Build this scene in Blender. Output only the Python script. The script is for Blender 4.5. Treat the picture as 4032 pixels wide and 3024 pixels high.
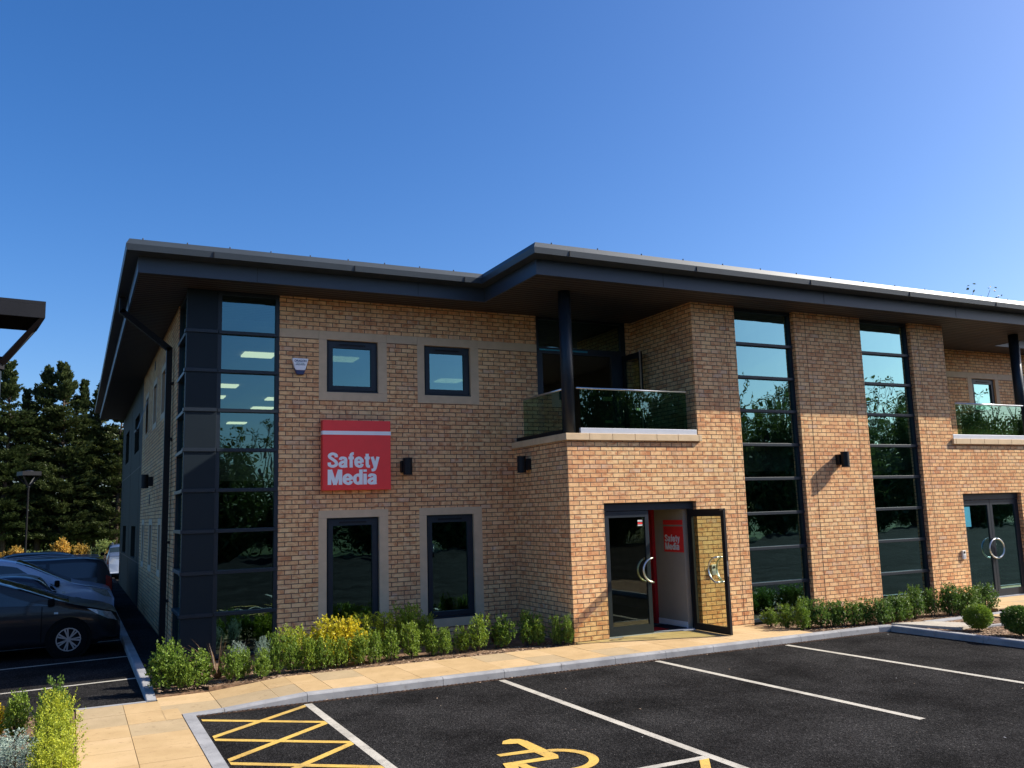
import bpy, bmesh, math, random
from mathutils import Vector, Matrix, noise
R=math.radians; PI=math.pi
random.seed(7)
scn=bpy.context.scene
for o in list(bpy.data.objects): bpy.data.objects.remove(o)
# ------------------------------------------------------------------ camera
cam=bpy.data.objects.new('camera',bpy.data.cameras.new('camera')); scn.collection.objects.link(cam)
cam.data.sensor_fit='HORIZONTAL'; cam.data.sensor_width=36.0; cam.data.lens=36.0*3466.39/4032
cam.data.clip_start=.1; cam.data.clip_end=3000
yaw,pitch,roll=R(26.46100851),R(8.20314821),R(-1.68217652)
f=Vector((math.sin(yaw)*math.cos(pitch),math.cos(yaw)*math.cos(pitch),math.sin(pitch)))
r=Vector((math.cos(yaw),-math.sin(yaw),0)); u=r.cross(f)
c,s=math.cos(roll),math.sin(roll); r2=c*r+s*u; u2=-s*r+c*u
M=Matrix((r2,u2,-f)).transposed().to_4x4(); M.translation=Vector((-2.96947,-14.61718,2.11575)); cam.matrix_world=M
scn.camera=cam
# ------------------------------------------------------------------ light
SD=Vector((1.0,-.32,.72)).normalized()
world=bpy.data.worlds.new('World'); scn.world=world; world.use_nodes=True
nt=world.node_tree; nt.nodes.clear()
sky=nt.nodes.new('ShaderNodeTexSky'); sky.sky_type='NISHITA'; sky.sun_disc=False
sky.sun_elevation=math.asin(SD.z); sky.sun_rotation=math.atan2(SD.x,SD.y)
sky.air_density=.85; sky.dust_density=1.7; sky.ozone_density=3.6; sky.altitude=0
bg=nt.nodes.new('ShaderNodeBackground'); bg.inputs[1].default_value=.122
wo=nt.nodes.new('ShaderNodeOutputWorld'); hs_=nt.nodes.new('ShaderNodeHueSaturation'); hs_.inputs['Saturation'].default_value=1.30; hs_.inputs['Hue'].default_value=.507; nt.links.new(sky.outputs[0],hs_.inputs['Color']); nt.links.new(hs_.outputs[0],bg.inputs[0]); nt.links.new(bg.outputs[0],wo.inputs[0])
sun=bpy.data.objects.new('sun',bpy.data.lights.new('sun','SUN')); scn.collection.objects.link(sun)
sun.data.energy=5.0; sun.data.angle=R(.53); sun.data.color=(1.0,.93,.82)
sun.rotation_euler=SD.to_track_quat('Z','Y').to_euler()
scn.view_settings.view_transform='Standard'; scn.view_settings.look='None'
scn.view_settings.exposure=0.70; scn.view_settings.gamma=1.0
scn.render.engine='CYCLES'; scn.cycles.max_bounces=8; scn.cycles.transparent_max_bounces=12
scn.cycles.caustics_reflective=False; scn.cycles.caustics_refractive=False
# ------------------------------------------------------------------ materials
MATS={}
def newmat(name):
    m=bpy.data.materials.new(name); m.use_nodes=True; MATS[name]=m
    return m,m.node_tree,m.node_tree.nodes['Principled BSDF']
def N(nt,t,**k):
    n=nt.nodes.new(t)
    for a,b in k.items():
        if a.startswith('i_'): n.inputs[a[2:].replace('_',' ')].default_value=b
        else: setattr(n,a,b)
    return n
def ramp(nt,fac,stops):
    n=nt.nodes.new('ShaderNodeValToRGB'); e=n.color_ramp.elements
    while len(e)<len(stops): e.new(.5)
    for q,(p,cc) in zip(e,stops): q.position=p; q.color=(*cc,1) if len(cc)==3 else cc
    nt.links.new(fac,n.inputs[0]); return n.outputs[0]
def mix(nt,fac,a,b,mode='MIX'):
    n=nt.nodes.new('ShaderNodeMix'); n.data_type='RGBA'; n.blend_type=mode
    for idx,v in ((0,fac),(6,a),(7,b)):
        if hasattr(v,'is_linked'): nt.links.new(v,n.inputs[idx])
        else: n.inputs[idx].default_value=(*v,1) if isinstance(v,tuple) and len(v)==3 else v
    return n.outputs[2]
def coords(nt,kind='Object',scale=(1,1,1),rot=(0,0,0)):
    t=nt.nodes.new('ShaderNodeTexCoord'); m=nt.nodes.new('ShaderNodeMapping')
    m.inputs['Scale'].default_value=scale; m.inputs['Rotation'].default_value=rot
    nt.links.new(t.outputs[kind],m.inputs[0]); return m.outputs[0]
def noi(nt,vec,scale,detail=3,rough=.55,dist=0):
    n=N(nt,'ShaderNodeTexNoise'); n.inputs['Scale'].default_value=scale; n.inputs['Detail'].default_value=detail
    n.inputs['Roughness'].default_value=rough; n.inputs['Distortion'].default_value=dist
    nt.links.new(vec,n.inputs['Vector']); return n.outputs['Fac']
def bump(nt,b,h,st=.3,dist=.01,prev=None):
    n=N(nt,'ShaderNodeBump'); n.inputs['Strength'].default_value=st; n.inputs['Distance'].default_value=dist
    nt.links.new(h,n.inputs['Height'])
    if prev: nt.links.new(prev,n.inputs['Normal'])
    nt.links.new(n.outputs[0],b.inputs['Normal']); return n.outputs[0]
def plain(name,col,rough=.6,metal=0,spec=.5,var=.12,ns=6,coat=0,bs=0,bn=60,detail=4):
    m,nt,b=newmat(name); v=coords(nt); f_=noi(nt,v,ns,detail)
    lo=tuple(max(0,x*(1-var)) for x in col); hi=tuple(min(1,x*(1+var)) for x in col)
    nt.links.new(ramp(nt,f_,[(.3,lo),(.7,hi)]),b.inputs['Base Color'])
    b.inputs['Roughness'].default_value=rough; b.inputs['Metallic'].default_value=metal
    b.inputs['Specular IOR Level'].default_value=spec; b.inputs['Coat Weight'].default_value=coat
    b.inputs['Coat Roughness'].default_value=.05
    if bs: bump(nt,b,noi(nt,v,bn,3),bs,.004)
    return m
def make_brick():
    m,nt,b=newmat('brick'); uv=coords(nt,'UV')
    br=N(nt,'ShaderNodeTexBrick',offset=.5); br.inputs['Scale'].default_value=1
    for k,v in (('Brick Width',.225),('Row Height',.075),('Mortar Size',.0066),('Mortar Smooth',.15),('Bias',0.0)): br.inputs[k].default_value=v
    br.inputs['Color1'].default_value=(0,0,0,1); br.inputs['Color2'].default_value=(1,1,1,1); br.inputs['Mortar'].default_value=(.5,.5,.5,1)
    nt.links.new(uv,br.inputs['Vector'])
    per=ramp(nt,br.outputs['Color'],[(0,(.74,.395,.20)),(.16,(.82,.485,.24)),(.42,(.88,.555,.28)),(.7,(.90,.585,.305)),(.9,(.83,.53,.285)),(1,(.70,.47,.31))])
    # each brick carries its own red-brown burn, shifted per brick
    sh=N(nt,'ShaderNodeVectorMath',operation='MULTIPLY_ADD'); nt.links.new(br.outputs['Color'],sh.inputs[0]); sh.inputs[1].default_value=(37,19,5); nt.links.new(uv,sh.inputs[2])
    blot=noi(nt,sh.outputs[0],8.0,3,.6,.6)
    burn=ramp(nt,blot,[(.44,(0,0,0)),(.68,(1,1,1))])
    col=mix(nt,burn,per,(.60,.26,.12))
    fine=noi(nt,uv,90,3,.6)
    col=mix(nt,.30,col,ramp(nt,fine,[(.3,(.18,.18,.18)),(.7,(.85,.85,.85))]),'OVERLAY')
    big=noi(nt,uv,.9,3,.5)
    col=mix(nt,.22,col,ramp(nt,big,[(.3,(.3,.27,.24)),(.7,(.72,.7,.68))]),'OVERLAY')
    sm=N(nt,'ShaderNodeMapping'); sm.inputs['Scale'].default_value=(5.5,.55,1); nt.links.new(uv,sm.inputs[0])
    col=mix(nt,ramp(nt,noi(nt,sm.outputs[0],1,4,.6),[(.52,(0,0,0)),(.75,(.38,.38,.38))]),col,(.33,.20,.12))
    wb=noi(nt,uv,4.3,2,.4); col=mix(nt,ramp(nt,wb,[(.70,(0,0,0)),(.78,(.35,.35,.35))]),col,(.80,.70,.60))
    mcol=ramp(nt,noi(nt,uv,30,2),[(.3,(.11,.078,.062)),(.7,(.165,.12,.095))])
    col=mix(nt,br.outputs['Fac'],col,mcol)
    nt.links.new(col,b.inputs['Base Color']); b.inputs['Roughness'].default_value=.95; b.inputs['Specular IOR Level'].default_value=.02
    # drag-face creases, diagonal
    v2=coords(nt,'UV',(1,1,1),(0,0,R(40))); mp=N(nt,'ShaderNodeMapping'); mp.inputs['Scale'].default_value=(9,38,1); nt.links.new(v2,mp.inputs[0])
    cr=N(nt,'ShaderNodeTexNoise'); cr.inputs['Scale'].default_value=1; cr.inputs['Detail'].default_value=3; cr.inputs['Distortion'].default_value=1.2
    nt.links.new(mp.outputs[0],cr.inputs['Vector'])
    crr=ramp(nt,cr.outputs['Fac'],[(.36,(0,0,0)),(.44,(1,1,1)),(.60,(.75,.75,.75)),(.66,(.35,.35,.35))])
    inv=N(nt,'ShaderNodeMath',operation='SUBTRACT'); inv.inputs[0].default_value=1; nt.links.new(br.outputs['Fac'],inv.inputs[1])
    p=bump(nt,b,inv.outputs[0],.9,.006)
    bump(nt,b,crr,.55,.0045,p)
    return m
make_brick()
def make_slabs(name,c1,c2):
    m,nt,b=newmat(name); v=coords(nt,'Object'); 
    col=ramp(nt,noi(nt,v,3.0,4,.6),[(.3,c1),(.7,c2)])
    spots=ramp(nt,noi(nt,v,14,2,.5),[(.27,(.62,.58,.54)),(.38,(1,1,1))])
    col=mix(nt,.55,col,spots,'MULTIPLY'); fine=noi(nt,v,160,3,.7)
    col=mix(nt,.25,col,ramp(nt,fine,[(.3,(.25,.25,.25)),(.7,(.75,.75,.75))]),'OVERLAY')
    nt.links.new(col,b.inputs['Base Color']); b.inputs['Roughness'].default_value=.85; b.inputs['Specular IOR Level'].default_value=.25
    bump(nt,b,fine,.25,.003); return m
make_slabs('flag_buff',(.47,.32,.155),(.56,.39,.20)); make_slabs('flag_buff_light',(.52,.365,.185),(.61,.43,.235)); make_slabs('flag_grey_buff',(.40,.30,.17),(.48,.36,.21))
make_slabs('kerb_stone',(.25,.25,.255),(.38,.38,.38)); make_slabs('pale_slab',(.40,.36,.30),(.50,.46,.39))
def make_asphalt():
    m,nt,b=newmat('asphalt'); v=coords(nt,'Object')
    base=ramp(nt,noi(nt,v,.8,6,.65),[(.36,(.016,.0155,.0155)),(.7,(.046,.0445,.044))])
    st=N(nt,'ShaderNodeTexVoronoi'); st.inputs['Scale'].default_value=85; nt.links.new(v,st.inputs['Vector'])
    agg=ramp(nt,st.outputs['Color'],[(.0,(.3,.3,.3)),(.6,(.75,.75,.75)),(.85,(1.3,1.28,1.25)),(1,(2.6,2.55,2.45))])
    col=mix(nt,1.0,base,agg,'MULTIPLY')
    gr=ramp(nt,noi(nt,v,38,2,.7),[(.28,(.45,.45,.45)),(.72,(1.6,1.6,1.6))]); col=mix(nt,1.0,col,gr,'MULTIPLY'); sp=ramp(nt,noi(nt,v,95,1,.5),[(.62,(1,1,1)),(.74,(3.2,3.1,3.0))]); col=mix(nt,1.0,col,sp,'MULTIPLY')
    nt.links.new(col,b.inputs['Base Color']); b.inputs['Roughness'].default_value=1.0; b.inputs['Specular IOR Level'].default_value=.02
    p=bump(nt,b,st.outputs['Distance'],.8,.008); bump(nt,b,noi(nt,v,30,3,.7),.4,.01,p)
make_asphalt()
def make_paint(name,col):
    m,nt,b=newmat(name); v=coords(nt,'Object'); n=noi(nt,v,45,4,.7); n2=noi(nt,v,5,3)
    cc=mix(nt,ramp(nt,n,[(.30,(.75,.75,.75)),(.45,(0,0,0))]),col,(.06,.055,.05))
    cc=mix(nt,ramp(nt,noi(nt,v,2.2,5,.7),[(.50,(0,0,0)),(.72,(.42,.42,.42))]),cc,(.10,.09,.08))
    cc=mix(nt,.3,cc,ramp(nt,n2,[(.3,(.3,.3,.3)),(.7,(.7,.7,.7))]),'OVERLAY')
    nt.links.new(cc,b.inputs['Base Color']); b.inputs['Roughness'].default_value=.7; bump(nt,b,noi(nt,v,90,3),.5,.004)
make_paint('white_paint',(.50,.465,.39)); make_paint('yellow_paint',(.66,.42,.085))
plain('stone',(.60,.45,.29),.85,bs=.2,var=.08); plain('coping_stone',(.66,.48,.285),.85,bs=.2,var=.08)
plain('frame_metal',(.014,.021,.030),.42,.0,.35,.06); plain('cladding',(.007,.014,.020),.55,0,.22,.05,2)
plain('fascia_metal',(.034,.050,.075),.45,0,.5,.06,1.2); plain('gutter_metal',(.034,.046,.058),.48,.1,.5,.08,3)
plain('black_metal',(.010,.010,.012),.5,0,.25,.1); plain('green_cladding',(.030,.033,.024),.65,0,.12,.06,.6)
plain('steel',(.66,.67,.70),.3,1.0,.5,.05); plain('channel_metal',(.50,.52,.56),.45,.3,.5,.04)
plain('sign_red',(.95,.045,.04),.42,0,.5,.03); plain('sign_white',(.92,.92,.94),.5,0,.5,.02)
plain('navy_plastic',(.018,.022,.10),.3,0,.5,.05); plain('ink',(.03,.05,.12),.5); plain('ink_green',(.05,.20,.12),.5)
plain('plaster',(.40,.36,.30),.9,0,.2,.03); plain('interior_dark',(.10,.10,.10),.9,0,.2,.1); plain('interior_floor',(.07,.07,.075),.9,0,.2,.1)
plain('ceiling_tile',(.42,.42,.42),.95,0,.1,.04)
plain('mat_dark',(.02,.02,.025),.95,0,.1); plain('mat_red',(.42,.02,.02),.95,0,.1); plain('red_wall',(.45,.015,.02),.7,0,.3,.04)
plain('white_plastic',(.70,.70,.66),.4); plain('teal_card',(.03,.30,.42),.5,0,.4,.15,20)
plain('yellow_sticker',(.5,.45,.12),.5)
plain('bark_chip',(.20,.125,.075),.9,0,.2,.6,14); plain('chip_pale',(.48,.34,.23),.9,0,.2,.3,14); plain('chip_dark',(.065,.04,.028),.9,0,.2,.3,14)
plain('bark',(.085,.065,.048),.95,0,.1,.3,8,bs=.6,bn=20); plain('pale_bark',(.17,.14,.105),.9,0,.1,.3,8)
plain('tyre',(.007,.007,.008),.9,0,.1); plain('alloy',(.42,.42,.43),.35,.7); plain('car_glass',(.018,.03,.035),.06,0,.8,.1,1)
plain('lens_clear',(.34,.33,.32),.15,.2,.8,.3,25); plain('lens_red',(.35,.012,.012),.2,0,.7,.2,15); plain('trim_black',(.004,.004,.004),.8,0,.15)
plain('plate_white',(.7,.7,.65),.5)
for nme,cc in (('paint_black',(.010,.011,.014)),('paint_darkblue',(.012,.016,.035)),('paint_silverblue',(.56,.58,.72)),('paint_navy',(.014,.02,.03)),('paint_blue',(.07,.10,.17)),('paint_red',(.40,.02,.02)),('paint_silver',(.42,.43,.44))):
    plain(nme,cc,.35,.05,.3,.04,2,coat=(.45 if max(cc)<.1 else .8))
def make_soffit():
    m,nt,b=newmat('soffit'); v=coords(nt,'Object')
    w=N(nt,'ShaderNodeTexWave',wave_type='BANDS',bands_direction='Y'); w.inputs['Scale'].default_value=2.4; nt.links.new(v,w.inputs['Vector'])
    nt.links.new(ramp(nt,w.outputs['Fac'],[(.10,(.005,.0045,.005)),(.25,(.040,.032,.031)),(1,(.052,.041,.039))]),b.inputs['Base Color'])
    b.inputs['Roughness'].default_value=.6; bump(nt,b,w.outputs['Fac'],.6,.02)
make_soffit()
def make_leaf(name,c1,c2,trans=.35):
    m,nt,b=newmat(name); v=coords(nt,'Object'); n=noi(nt,v,7,3,.6)
    g=N(nt,'ShaderNodeNewGeometry'); 
    col=ramp(nt,n,[(.3,c1),(.7,c2)]); rr=ramp(nt,g.outputs['Random Per Island'],[(0,(.50,.50,.40)),(.04,(.60,.66,.6)),(.55,(1,1,1)),(.95,(1.3,1.22,1.1)),(1,(1.7,1.4,1.2))])
    oi=N(nt,'ShaderNodeObjectInfo'); col=mix(nt,1.0,col,ramp(nt,oi.outputs['Random'],[(0,(.78,.84,.8)),(.5,(1,1,1)),(1,(1.2,1.1,.9))]),'MULTIPLY')
    col=mix(nt,1.0,col,rr,'MULTIPLY')
    nt.links.new(col,b.inputs['Base Color']); b.inputs['Roughness'].default_value=.5; b.inputs['Specular IOR Level'].default_value=.35
    tr=N(nt,'ShaderNodeBsdfTranslucent'); nt.links.new(col,tr.inputs['Color'])
    mx=N(nt,'ShaderNodeMixShader'); mx.inputs[0].default_value=trans
    nt.links.new(b.outputs[0],mx.inputs[1]); nt.links.new(tr.outputs[0],mx.inputs[2]); nt.links.new(mx.outputs[0],nt.nodes['Material Output'].inputs[0])
make_leaf('leaf_box',(.13,.22,.028),(.24,.345,.045)); make_leaf('leaf_box_dark',(.075,.155,.028),(.155,.25,.042)); make_leaf('leaf_yellow',(.62,.50,.02),(.80,.68,.05)); make_leaf('leaf_lime',(.27,.34,.03),(.46,.52,.05))
make_leaf('leaf_silver',(.28,.38,.33),(.46,.55,.49)); make_leaf('leaf_bronze',(.13,.062,.035),(.24,.14,.075),.2); make_leaf('leaf_sword',(.18,.30,.22),(.3,.4,.3),.2)
make_leaf('leaf_conifer',(.036,.062,.024),(.105,.13,.042),.25); make_leaf('leaf_tree',(.05,.085,.02),(.11,.14,.035),.3); make_leaf('leaf_gold',(.42,.25,.04),(.55,.38,.08)); make_leaf('leaf_pale',(.16,.22,.06),(.28,.34,.11))
def make_glass(name,tint,gloss,base,k=1.0,rough=0.0,wav=0):
    m,nt,b=newmat(name); nt.nodes.remove(b)
    t=N(nt,'ShaderNodeBsdfTransparent'); t.inputs[0].default_value=(*tint,1)
    g=N(nt,'ShaderNodeBsdfGlossy'); g.inputs[0].default_value=(*gloss,1); g.inputs['Roughness'].default_value=rough
    if wav:
        v=coords(nt,'Object'); bp=N(nt,'ShaderNodeBump'); bp.inputs['Strength'].default_value=wav; bp.inputs['Distance'].default_value=.02
        nt.links.new(noi(nt,v,1.6,2),bp.inputs['Height']); nt.links.new(bp.outputs[0],g.inputs['Normal'])
    fr=N(nt,'ShaderNodeLayerWeight'); fr.inputs[0].default_value=.5; pw=N(nt,'ShaderNodeMath',operation='POWER'); nt.links.new(fr.outputs['Facing'],pw.inputs[0]); pw.inputs[1].default_value=(1.0 if wav else 3.0)
    ma=N(nt,'ShaderNodeMath',operation='MULTIPLY_ADD'); nt.links.new(pw.outputs[0],ma.inputs[0]); ma.inputs[1].default_value=k; ma.inputs[2].default_value=base; ma.use_clamp=True
    mx=N(nt,'ShaderNodeMixShader'); nt.links.new(ma.outputs[0],mx.inputs[0]); nt.links.new(t.outputs[0],mx.inputs[1]); nt.links.new(g.outputs[0],mx.inputs[2])
    nt.links.new(mx.outputs[0],nt.nodes['Material Output'].inputs[0]); return m
make_glass('window_glass',(.22,.28,.25),(.50,.88,.88),.17,.78,0,.10)
make_glass('door_glass',(.88,.92,.76),(.75,.85,.85),.05,.9); make_glass('balustrade_glass',(.46,.62,.52),(.62,.85,.80),.16,.8)
m,nt,b=newmat('lamp_panel'); b.inputs['Base Color'].default_value=(.8,.8,.7,1); b.inputs['Emission Color'].default_value=(.95,.93,.62,1); b.inputs['Emission Strength'].default_value=1.7
# ------------------------------------------------------------------ helpers
def tag(o,label=None,cat=None,group=None,kind=None):
    if label:o['label']=label
    if cat:o['category']=cat
    if group:o['group']=group
    if kind:o['kind']=kind
    return o
def link(o,parent=None):
    scn.collection.objects.link(o)
    if parent: o.parent=parent
    return o
def empty(name,loc=(0,0,0),rz=0,parent=None):
    o=bpy.data.objects.new(name,None); o.empty_display_size=.2; link(o,parent); o.location=loc; o.rotation_euler=(0,0,rz); return o
class MB:
    """collects faces, world-metre UVs by face direction"""
    def __init__(s): s.v=[]; s.f=[]; s.m=[]
    def face(s,pts,mi=0):
        i=len(s.v); s.v+= [tuple(p) for p in pts]; s.f.append(tuple(range(i,i+len(pts)))); s.m.append(mi); return s
    def box(s,x0,x1,y0,y1,z0,z1,mi=0):
        if x0>x1:x0,x1=x1,x0
        if y0>y1:y0,y1=y1,y0
        if z0>z1:z0,z1=z1,z0
        i=len(s.v)
        s.v+=[(x0,y0,z0),(x1,y0,z0),(x1,y1,z0),(x0,y1,z0),(x0,y0,z1),(x1,y0,z1),(x1,y1,z1),(x0,y1,z1)]
        for q in ((0,3,2,1),(4,5,6,7),(0,1,5,4),(1,2,6,5),(2,3,7,6),(3,0,4,7)): s.f.append(tuple(i+k for k in q)); s.m.append(mi)
        return s
    def tube(s,pts,rad,n=10,mi=0,cap=True):
        pts=[Vector(p) for p in pts]; rads=rad if isinstance(rad,(list,tuple)) else [rad]*len(pts); i0=len(s.v); up=None
        for k,p in enumerate(pts):
            d=(pts[min(k+1,len(pts)-1)]-pts[max(k-1,0)]).normalized()
            if up is None:
                up=Vector((0,0,1)) if abs(d.z)<.9 else Vector((1,0,0))
            a=d.cross(up).normalized(); b_=a.cross(d).normalized(); up=b_
            for j in range(n):
                t=2*PI*j/n; q=p+(a*math.cos(t)+b_*math.sin(t))*rads[k]; s.v.append(tuple(q))
        for k in range(len(pts)-1):
            for j in range(n):
                a0=i0+k*n+j; a1=i0+k*n+(j+1)%n; s.f.append((a0,a1,a1+n,a0+n)); s.m.append(mi)
        if cap:
            s.f.append(tuple(i0+j for j in reversed(range(n)))); s.m.append(mi)
            s.f.append(tuple(i0+(len(pts)-1)*n+j for j in range(n))); s.m.append(mi)
        return s
    def prism(s,poly,z0,z1,mi=0):
        n=len(poly); i=len(s.v); s.v+=[(x,y,z0) for x,y in poly]+[(x,y,z1) for x,y in poly]
        for k in range(n): s.f.append((i+k,i+(k+1)%n,i+n+(k+1)%n,i+n+k)); s.m.append(mi)
        s.f.append(tuple(i+k for k in reversed(range(n)))); s.f.append(tuple(i+n+k for k in range(n))); s.m+=[mi,mi]; return s
    def mesh(s,name,mats,smooth=False,bevel=0,uv=True):
        me=bpy.data.meshes.new(name); me.from_pydata(s.v,[],s.f); 
        for m_ in (mats if isinstance(mats,(list,tuple)) else [mats]): me.materials.append(MATS[m_])
        me.polygons.foreach_set('material_index',s.m)
        if uv and len(s.f)<4000:
            me.update(); l=me.uv_layers.new(name='uv')
            for p in me.polygons:
                n_=p.normal; ax=max(range(3),key=lambda k:abs(n_[k]))
                for li in p.loop_indices:
                    co=me.vertices[me.loops[li].vertex_index].co
                    l.data[li].uv=(co.y,co.z) if ax==0 else ((co.x,co.z) if ax==1 else (co.x,co.y))
        if smooth: me.polygons.foreach_set('use_smooth',[True]*len(me.polygons))
        me.update(); return me
    def build(s,name,mats,parent=None,smooth=False,bevel=0,sa=None):
        o=bpy.data.objects.new(name,s.mesh(name,mats,smooth)); link(o,parent)
        if bevel:
            b_=o.modifiers.new('bevel','BEVEL'); b_.width=bevel; b_.segments=2; b_.limit_method='ANGLE'
        return o
def copy_tree(o,parent=None):
    c_=o.copy(); scn.collection.objects.link(c_); c_.parent=parent
    for ch in list(o.children): copy_tree(ch,c_)
    return c_
def wall(mb,axis,p,th,a0,a1,z0,z1,holes,mi=0):
    """wall sheet with openings: axis 'y' -> front face at y=p, body towards p+th; a = x range. axis 'x' likewise."""
    A=sorted(set([a0,a1]+[min(max(h[k],a0),a1) for h in holes for k in (0,1)])); Zs=sorted(set([z0,z1]+[min(max(h[k],z0),z1) for h in holes for k in (2,3)]))
    def P(a,z,d): return (a,p+d,z) if axis=='y' else (p+d,a,z)
    solid={}
    for i in range(len(A)-1):
        for j in range(len(Zs)-1):
            ca,cz=(A[i]+A[i+1])/2,(Zs[j]+Zs[j+1])/2
            solid[i,j]=not any(h[0]<ca<h[1] and h[2]<cz<h[3] for h in holes)
    for (i,j),s_ in solid.items():
        if not s_: continue
        x0_,x1_,q0,q1=A[i],A[i+1],Zs[j],Zs[j+1]
        mb.face([P(x0_,q0,0),P(x1_,q0,0),P(x1_,q1,0),P(x0_,q1,0)],mi); mb.face([P(x0_,q1,th),P(x1_,q1,th),P(x1_,q0,th),P(x0_,q0,th)],mi)
        for di,dj,e in ((-1,0,((x0_,q0),(x0_,q1))),(1,0,((x1_,q1),(x1_,q0))),(0,-1,((x1_,q0),(x0_,q0))),(0,1,((x0_,q1),(x1_,q1)))):
            if not solid.get((i+di,j+dj),False):
                (ea,ez),(fa,fz)=e; mb.face([P(ea,ez,0),P(fa,fz,0),P(fa,fz,th),P(ea,ez,th)],mi)
def text_mesh(txt,name,mat,w,h,depth=.004,bold=.0,parent=None):
    cu=bpy.data.curves.new(name,'FONT'); cu.body=txt; cu.size=1; cu.extrude=.01; cu.offset=bold; cu.space_character=.92; cu.resolution_u=6
    t=bpy.data.objects.new('tmp',cu); scn.collection.objects.link(t); dg=bpy.context.evaluated_depsgraph_get()
    me=bpy.data.meshes.new_from_object(t.evaluated_get(dg)); bpy.data.objects.remove(t); me.name=name
    xs=[v.co.x for v in me.vertices]; ys=[v.co.y for v in me.vertices]; x0,x1,y0,y1=min(xs),max(xs),min(ys),max(ys)
    for v in me.vertices:
        v.co=Vector(((v.co.x-x0)/(x1-x0)*w,(v.co.y-y0)/(y1-y0)*h,v.co.z/.01*depth/2))
    me.materials.clear(); me.materials.append(MATS[mat]); o=bpy.data.objects.new(name,me); link(o,parent); return o
# ================================================================== SETTING
g=MB(); g.face([(-400,-400,-.30),(400,-400,-.30),(400,500,-.30),(-400,500,-.30)])
plain('grass_ground',(.065,.085,.03),.95,0,.1,.4,.4)
tag(g.build('ground','grass_ground'),kind='structure')
YK=-3.55; ZA=-.10
a=MB(); a.box(-45,60,-34,46,-.28,ZA)
tag(a.build('car_park','asphalt'),kind='structure')
# service strip of dark tarmac between side kerb and building
b_=MB(); b_.box(-1.96,-1.452,-1.6,30,ZA-.02,-.012); tag(b_.build('path','asphalt'),kind='structure')
# --- beds
def bedmesh(name,polys,z):
    m_=MB()
    for p in polys: m_.prism(p,ZA-.05,z)
    return tag(m_.build(name,'bark_chip'),kind='structure')
bedmesh('planting_bed',[[(-1.31,-2.205),(4.303,-2.205),(4.303,-.002),(-1.31,-.002)],[(7.99,-2.74),(7.86,-2.20),(7.86,-1.985),(13.0,-1.985),(12.94,-2.72),(12.3,-3.50),(10.44,-3.42),(9.47,-3.45),(8.6,-3.42)],[(9.66,-3.66),(10.42,-3.52),(12.0,-3.75),(12.0,-12.0),(9.92,-12.0),(9.70,-5.0)]],-.03)
bedmesh('planting_bed',[[(-1.955,-2.24),(-1.312,-2.205),(-1.312,-.04),(-1.45,-.04),(-1.45,-1.45),(-1.955,-1.45)],[(-8,-2.62),(-2.87,-2.62),(-2.87,-12),(-8,-12)]],-.075)
# --- flagstones, each slab with an open joint
fl=MB(); rnd=random.Random(3)
def zpave(x): return 0.0 if x>-.35 else (-.088 if x<-1.31 else -.088*(-.35-x)/.96)
def slab(x0,x1,y0,y1,mi=None):
    j=.003; mi=rnd.choice((0,0,0,0,1,1,2)) if mi is None else mi; e=rnd.uniform(-.0015,.0015)
    x0+=j;x1-=j;y0+=j;y1-=j; zs=[zpave(x0)+e,zpave(x1)+e,zpave(x1)+e,zpave(x0)+e]; P=[(x0,y0),(x1,y0),(x1,y1),(x0,y1)]
    fl.face([(x,y,z) for (x,y),z in zip(P,zs)],mi)
    for k in range(4):
        (xa,ya),(xb,yb)=P[k],P[(k+1)%4]; fl.face([(xa,ya,zs[k]-.06),(xb,yb,zs[(k+1)%4]-.06),(xb,yb,zs[(k+1)%4]),(xa,ya,zs[k])],mi)
xs=[-1.95,-1.31,-.66,-.35,0,.58,1.17,1.77,2.36,2.93,3.46,4.06,4.66,5.25,5.85,6.45,7.05,7.62]
for x0,x1 in zip(xs,xs[1:]):
    slab(x0,x1,-3.425,-2.81,2 if x1<-.3 else None); slab(x0,x1,-2.81,-2.21,None)
    if x0>=4.0: slab(max(x0,4.31),x1,-2.21,-1.995 if x0<4.9 or x1>7 else -1.88)
slab(7.62,8.0,-3.425,-2.75); slab(7.62,7.86,-2.75,-2.0)
for yy in [-2.45-.60*k for k in range(12)]:
    slab(-2.86,-2.345,yy-.6,yy,None)
    if yy-.6<-2.9: slab(-2.345,-1.77,yy-.6,yy,None)
    else: slab(-2.345,-1.955,yy-.6,yy,None)
slab(-1.955,-1.77,-3.65,-3.05)
for k in range(10):
    for j in range(2): slab(12.95+.6*k,13.55+.6*k,-3.2+.6*j,-2.6+.6*j)
slab(11.9,13.55,-4.2,-3.72,1)
tag(fl.build('paving',['flag_buff','flag_buff_light','flag_grey_buff']),kind='structure')
pb=MB(); pb.prism([(-.35,-3.43),(8.4,-3.43),(7.9,-2.74),(7.86,-1.99),(-.35,-2.2)],ZA-.03,-.018); pb.box(4.97,6.88,-1.99,-1.86,ZA,-.02)
pb.face([(-1.31,-3.43,-.106),(-.35,-3.43,-.018),(-.35,-2.2,-.018),(-1.31,-2.2,-.106)]); pb.box(13.0,19,-3.3,-2,-.1,-.018)
tag(pb.build('paving_base','chip_dark'),kind='structure')
# pale slab path crossing the island bed
ps=MB(); ps.prism([(9.75,-3.47),(10.49,-3.71),(10.8,-4.35),(10.15,-4.52)],-.05,.012); tag(ps.build('path','pale_slab'),kind='structure')
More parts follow.
